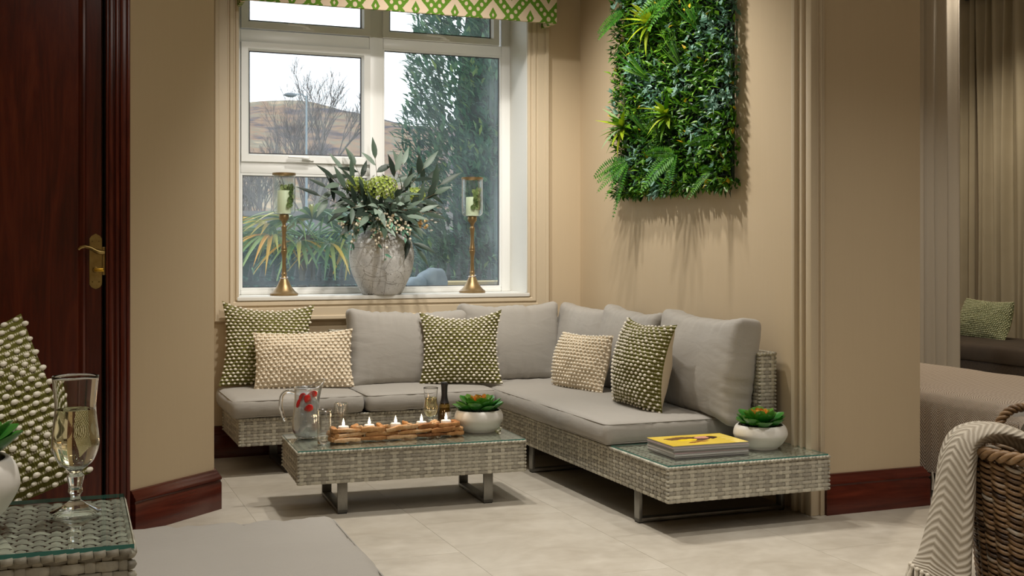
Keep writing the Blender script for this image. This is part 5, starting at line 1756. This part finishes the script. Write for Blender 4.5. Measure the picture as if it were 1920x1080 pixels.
drape('curtain', 'single taupe curtain fold beside the sheer curtain', (7.08, 7.54), (7.08, 7.75), 0.03, 3.17, 2, 0.035, M_CURT, 9, 0.004)
# ================================================================ outdoors
RO = random.Random(21)
M_GROUND = plain('garden_ground', (96, 104, 76), 0.95, rgb2=(118, 108, 88), nscale=0.6)
def moor():
    t = NT('moorland')
    co = t.coord()
    n1 = t.noise(t.coord(scale=(0.07, 0.022, 0.05)), 1.0, 7, 0.62, 0.4)
    n2 = t.noise(t.coord(scale=(0.35, 0.2, 0.3)), 1.0, 5, 0.7)
    f = t.math('ADD', t.math('MULTIPLY', n1, 0.65), t.math('MULTIPLY', n2, 0.35))
    t.base(t.ramp(f, [(0.40, lin((82, 80, 88))), (0.46, lin((116, 102, 96))), (0.51, lin((150, 124, 102))), (0.56, lin((124, 122, 108))), (0.63, lin((180, 158, 132)))]), 1.0, 0, 0.0)
    return t.m
def hill(u, v):
    x = -160 + 620 * u
    y = 60 + 380 * v
    n = noise.fractal(V((x * 0.012, y * 0.012, 0.5)), 1.0, 2.1, 5)
    ridge = 53 + 5 * math.sin(x * 0.028 + 0.4) + 3.0 * math.sin(x * 0.075 + 1.0)
    z = -0.5 + ridge * (v ** 1.15) + 3.2 * n * min(1, v * 2.5)
    return V((x, y, z))
struct(MB().grid(hill, 130, 80).build('hillside', moor(), None)).data.shade_smooth()
struct(MB().box(-30, 60, 6.75, 62, -0.6, -0.5).build('garden_ground', M_GROUND))

# bare trees
M_BARK = tinted('pale_bark', [(0, (84, 76, 76)), (0.5, (120, 112, 110)), (1, (168, 162, 158))], 0.9)
def bare_tree(label, loc, h, seed, spread=0.55, depth=6, r0=0.13):
    rr = random.Random(seed)
    t = thing('bare_tree', label, 'tree', loc, (0, 0, rr.uniform(0, 6)), 'leafless trees outside')
    trunk, twigs = MB(), MB()
    def grow(p, d, L, r, k):
        q = p + d * L
        mid = p.lerp(q, 0.5) + V((rr.uniform(-1, 1), rr.uniform(-1, 1), 0)) * L * 0.05
        (trunk if k >= depth - 1 else twigs).tube([p, mid, q], [r, r * 0.85, r * 0.7], 6 if k >= depth - 1 else 3, cap=False, tint=0.75 if k >= depth - 1 else 0.35 + rr.uniform(-0.1, 0.2))
        if k == 0:
            return
        n = 3 if k > 1 else 4
        for i in range(n):
            ax = V((rr.uniform(-1, 1), rr.uniform(-1, 1), rr.uniform(-0.2, 0.4))).normalized()
            nd = (d + ax * spread * rr.uniform(0.6, 1.25) + V((0, 0, 0.16))).normalized()
            st = p.lerp(q, rr.uniform(0.55, 1.0)) if i else q
            grow(st, nd, L * rr.uniform(0.60, 0.84), r * (0.62 if i else 0.7), k - 1)
    grow(V((0, 0, 0)), V((0.03, 0, 1)), h * 0.27, r0, depth)
    trunk.build('trunk', M_BARK, t)
    twigs.build('twigs', M_BARK, t, kind='stuff')
bare_tree('tall pale bare tree standing before the hill, middle of the left pane', (9.25, 45, -0.5), 9.3, 4, spread=0.48, depth=7, r0=0.11)
bare_tree('lower bare tree at the left edge of the view', (7.4, 44, -0.5), 6.6, 9, r0=0.08)
bare_tree('small bare tree right of the tall one', (11.2, 50, -0.5), 6.6, 15, r0=0.08)
bare_tree('small bare tree between the two left ones', (8.3, 52, -0.5), 6.2, 26, r0=0.08)
bare_tree('small bare tree near the window mullion', (12.6, 56, -0.5), 6.2, 33, r0=0.07)

SL = thing('street_lamp', 'grey street lamp in front of the bare tree', 'street lamp', (6.18, 30, -0.5))
MB().tube([(0, 0, 0), (0, 0, 3), (0, 0, 5.55)], [0.035, 0.030, 0.022], 8).build('pole', plain('galvanised_pole', (138, 152, 160), 0.5), SL)
MB().tube([(0, 0, 5.5), (-0.10, 0, 5.58), (-0.30, 0, 5.58)], 0.015, 6).build('arm', plain('galvanised_arm', (120, 132, 140), 0.5), SL)
MB().ball((-0.42, 0, 5.55), 0.15, 10, 6, sc=(1.1, 0.6, 0.4)).build('lamp_head', plain('lamp_head_grey', (96, 104, 110), 0.5), SL)

# clipped hedge and stone wall behind the railings
M_HEDGE = tinted('hedge_leaf', [(0, (36, 70, 66)), (0.5, (72, 116, 98)), (1, (132, 164, 106))], 0.6, trans=0.15)
M_HCORE = plain('hedge_inside', (40, 66, 60), 0.95)
hd = thing('garden_hedge', 'dark green garden hedge behind the railings', 'hedge', (4.5, 16, -0.5))
MB().box(-3.5, 3.5, -0.3, 0.5, 0, 1.85).build('hedge_core', M_HCORE, hd)
m = MB()
for i in range(7000):
    x, z = RO.uniform(-3.6, 3.6), RO.uniform(0, 2.05)
    z -= 0.12 * (noise.noise(V((x * 1.5, 0, 2))) + 0.5) * (z > 1.7)
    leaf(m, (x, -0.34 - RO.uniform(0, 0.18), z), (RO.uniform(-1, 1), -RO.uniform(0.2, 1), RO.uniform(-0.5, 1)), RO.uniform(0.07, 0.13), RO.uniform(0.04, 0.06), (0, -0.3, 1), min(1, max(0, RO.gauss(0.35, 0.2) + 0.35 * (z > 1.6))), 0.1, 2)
m.build('hedge_foliage', M_HEDGE, hd, kind='stuff')
gw = MB().box(-14, 14, -0.2, 0.2, 0, 2.45).box(-14.1, 14.1, -0.26, 0.26, 2.45, 2.58).build('garden_wall', plain('blue_grey_stone', (112, 116, 122), 0.9, rgb2=(130, 122, 116), nscale=3), None, (9, 30.6, -0.5))
tag(gw, 'long blue grey garden wall beyond the hedge', 'wall')

# iron railings
M_IRON = plain('black_iron', (16, 24, 32), 0.5)
rl = thing('iron_railing', 'black iron railing with spear tops below the palm', 'railing', (1.2, 9.0, -0.5))
MB().box(0, 2.2, -0.012, 0.012, 1.325, 1.355).build('rail', M_IRON, rl)
MB().box(0, 2.2, -0.012, 0.012, 0.20, 0.23).build('rail', M_IRON, rl)
sp = MB().lathe([(0, 0), (0.012, 0), (0.012, 1.350), (0.020, 1.356), (0.022, 1.372), (0.014, 1.380), (0.024, 1.392), (0.018, 1.415), (0.007, 1.455), (0.010, 1.470), (0, 1.490)], 8).build('baluster', M_IRON, rl, (0.05, 0, 0))
for i in range(1, 25):
    obj('baluster', sp.data, rl, (0.05 + 0.088 * i, 0, 0))

# fan palm
M_PALM = tinted('palm_blade', [(0, (46, 92, 62)), (0.4, (96, 138, 76)), (0.65, (164, 186, 104)), (0.85, (222, 190, 72)), (1, (230, 170, 56))], 0.4, 0.4, trans=0.2)
pm = thing('fan_palm', 'fan palm with drooping yellow tipped leaves outside the window', 'palm', (2.08, 10.1, -0.5))
MB().tube([(0, 0, 0), (0.01, 0, 0.9), (0, 0, 1.72)], [0.09, 0.08, 0.07], 10).build('trunk', plain('palm_fibre', (82, 70, 54), 0.95, bump=0.6, bscale=30), pm)
for k, (a, el, L, pt) in enumerate([(3.0, 0.35, 0.34, 0.75), (3.6, 0.05, 0.36, 0.85), (4.3, -0.1, 0.30, 0.7), (5.1, -0.15, 0.34, 0.6), (5.8, 0.1, 0.42, 0.45), (6.25, 0.4, 0.46, 0.4), (0.4, 0.2, 0.5, 0.4), (4.7, 0.55, 0.30, 0.5), (5.5, 0.6, 0.34, 0.35), (2.5, 0.2, 0.3, 0.5), (6.0, -0.25, 0.36, 0.7), (3.9, 0.5, 0.28, 0.5)]):
    d = V((math.cos(a) * math.cos(el), math.sin(a) * math.cos(el), math.sin(el)))
    p0 = V((0, 0, 1.70))
    p1 = p0 + d * L
    fr = MB()
    fr.tube([p0, p0.lerp(p1, 0.5) + V((0, 0, 0.03)), p1], 0.008, 5, tint=0.4)
    side = d.cross(V((0, 0, 1))).normalized()
    up = side.cross(d).normalized()
    for j in range(19):
        th = -1.9 + 3.8 * j / 18
        dr = d * math.cos(th) + side * math.sin(th) + up * 0.12
        leaf(fr, p1, dr, RO.uniform(0.40, 0.54) * (1 - 0.12 * abs(th)), 0.040, up, min(1, max(0, pt - 0.12 + RO.uniform(-0.3, 0.4))), RO.uniform(0.4, 1.0), 6, 0.45, 0.35)
    fr.build('frond', M_PALM, pm)

# tall laurel at the right of the window
M_LAUREL = tinted('laurel_leaf', [(0, (26, 68, 60)), (0.5, (66, 118, 92)), (0.85, (138, 178, 138)), (1, (160, 186, 104))], 0.3, 0.5, trans=0.2)
lt = thing('laurel_tree', 'tall dense laurel bush filling the right side of the window', 'bush', (4.75, 11.3, -0.5))
MB().tube([(0, 0, 0), (0.05, 0, 1.6), (0, 0, 3.6)], [0.07, 0.05, 0.02], 8).build('trunk', plain('laurel_bark', (70, 62, 52), 0.9), lt)
MB().lathe([(0.70, 0.3), (0.86, 1.2), (0.88, 2.2), (0.84, 3.2), (0.72, 4.2), (0.4, 4.9), (0, 5.2)], 24).build('painted_shade_core', plain('laurel_inner_shade', (20, 44, 38), 0.95, rgb2=(10, 24, 20), nscale=14), lt)  # added solid core, dark colour paints the shade inside the bush
m = MB()
for i in range(24000):
    z = RO.uniform(0.1, 5.0)
    a = RO.uniform(2.5, 6.2)
    rr = 1.10 * (1 - 0.15 * max(0, (z - 2.6) / 2.4) ** 1.6) * (1 + 0.16 * noise.noise(V((math.cos(a) * 2.5, math.sin(a) * 2.5, z * 2.2))))
    rr *= RO.uniform(0.78, 1.10)
    p = V((rr * math.cos(a) * 1.12, rr * math.sin(a), z))
    d = V((math.cos(a) * 0.6 + RO.uniform(-0.5, 0.5), math.sin(a) * 0.6 + RO.uniform(-0.5, 0.5), RO.uniform(0.0, 1.2)))
    leaf(m, p, d, RO.uniform(0.08, 0.14), RO.uniform(0.034, 0.056), (0, 0, 1), min(1, max(0, RO.gauss(0.42, 0.26))), RO.uniform(-0.1, 0.3), 2, 0.25)
m.build('laurel_foliage', M_LAUREL, lt, kind='stuff')

# garden bench boards and the grey covers lying on them
bn = thing('garden_bench', 'pale yellow garden bench just outside the glass', 'bench', (2.50, 7.95, -0.5))
for k in range(3):
    MB().box(0, 1.0, k * 0.11, k * 0.11 + 0.10, 1.335, 1.365).build('seat_board', plain('yellow_timber', (212, 190, 132), 0.6) if k == 0 else bpy.data.materials['yellow_timber'], bn, bevel=0.004)
MB().box(0, 1.0, -0.012, 0.0, 1.29, 1.362).build('apron', bpy.data.materials['yellow_timber'], bn)
for x in (0.05, 0.95):
    MB().box(x - 0.03, x + 0.03, 0.02, 0.30, 0, 1.335).build('leg', bpy.data.materials['yellow_timber'], bn)
M_ROCK = plain('blue_grey_stone_lump', (150, 166, 178), 0.8, rgb2=(112, 130, 146), nscale=9, bump=0.4, bscale=20)
for k, (x, y, s, lab) in enumerate(((2.47, 7.72, (0.115, 0.10, 0.085), 'larger blue grey boulder outside the window, right of the vase'), (2.335, 7.66, (0.075, 0.07, 0.045), 'small blue grey boulder outside, touching the larger one'))):
    mb = MB()
    mb.ball((0, 0, 0), 1.0, 18, 12)
    mb.v = [tuple(V(p) * (1 + 0.22 * noise.noise(V(p) * 1.6 + V((k * 5, 0, 0))))) for p in mb.v]
    mb.v = [(p[0] * s[0], p[1] * s[1], p[2] * s[2]) for p in mb.v]
    o = mb.build('boulder', M_ROCK, None, (x, y, 0.85 + s[2] * 0.4))
    o.data.shade_smooth()
    tag(o, lab, 'stone', 'boulders outside')
pl_ = MB().box(2.1, 2.78, 7.50, 7.86, -0.5, 0.84).build('garden_plinth', plain('concrete_plinth', (168, 170, 168), 0.9), None)
tag(pl_, 'low concrete plinth outside carrying the boulders', 'plinth')
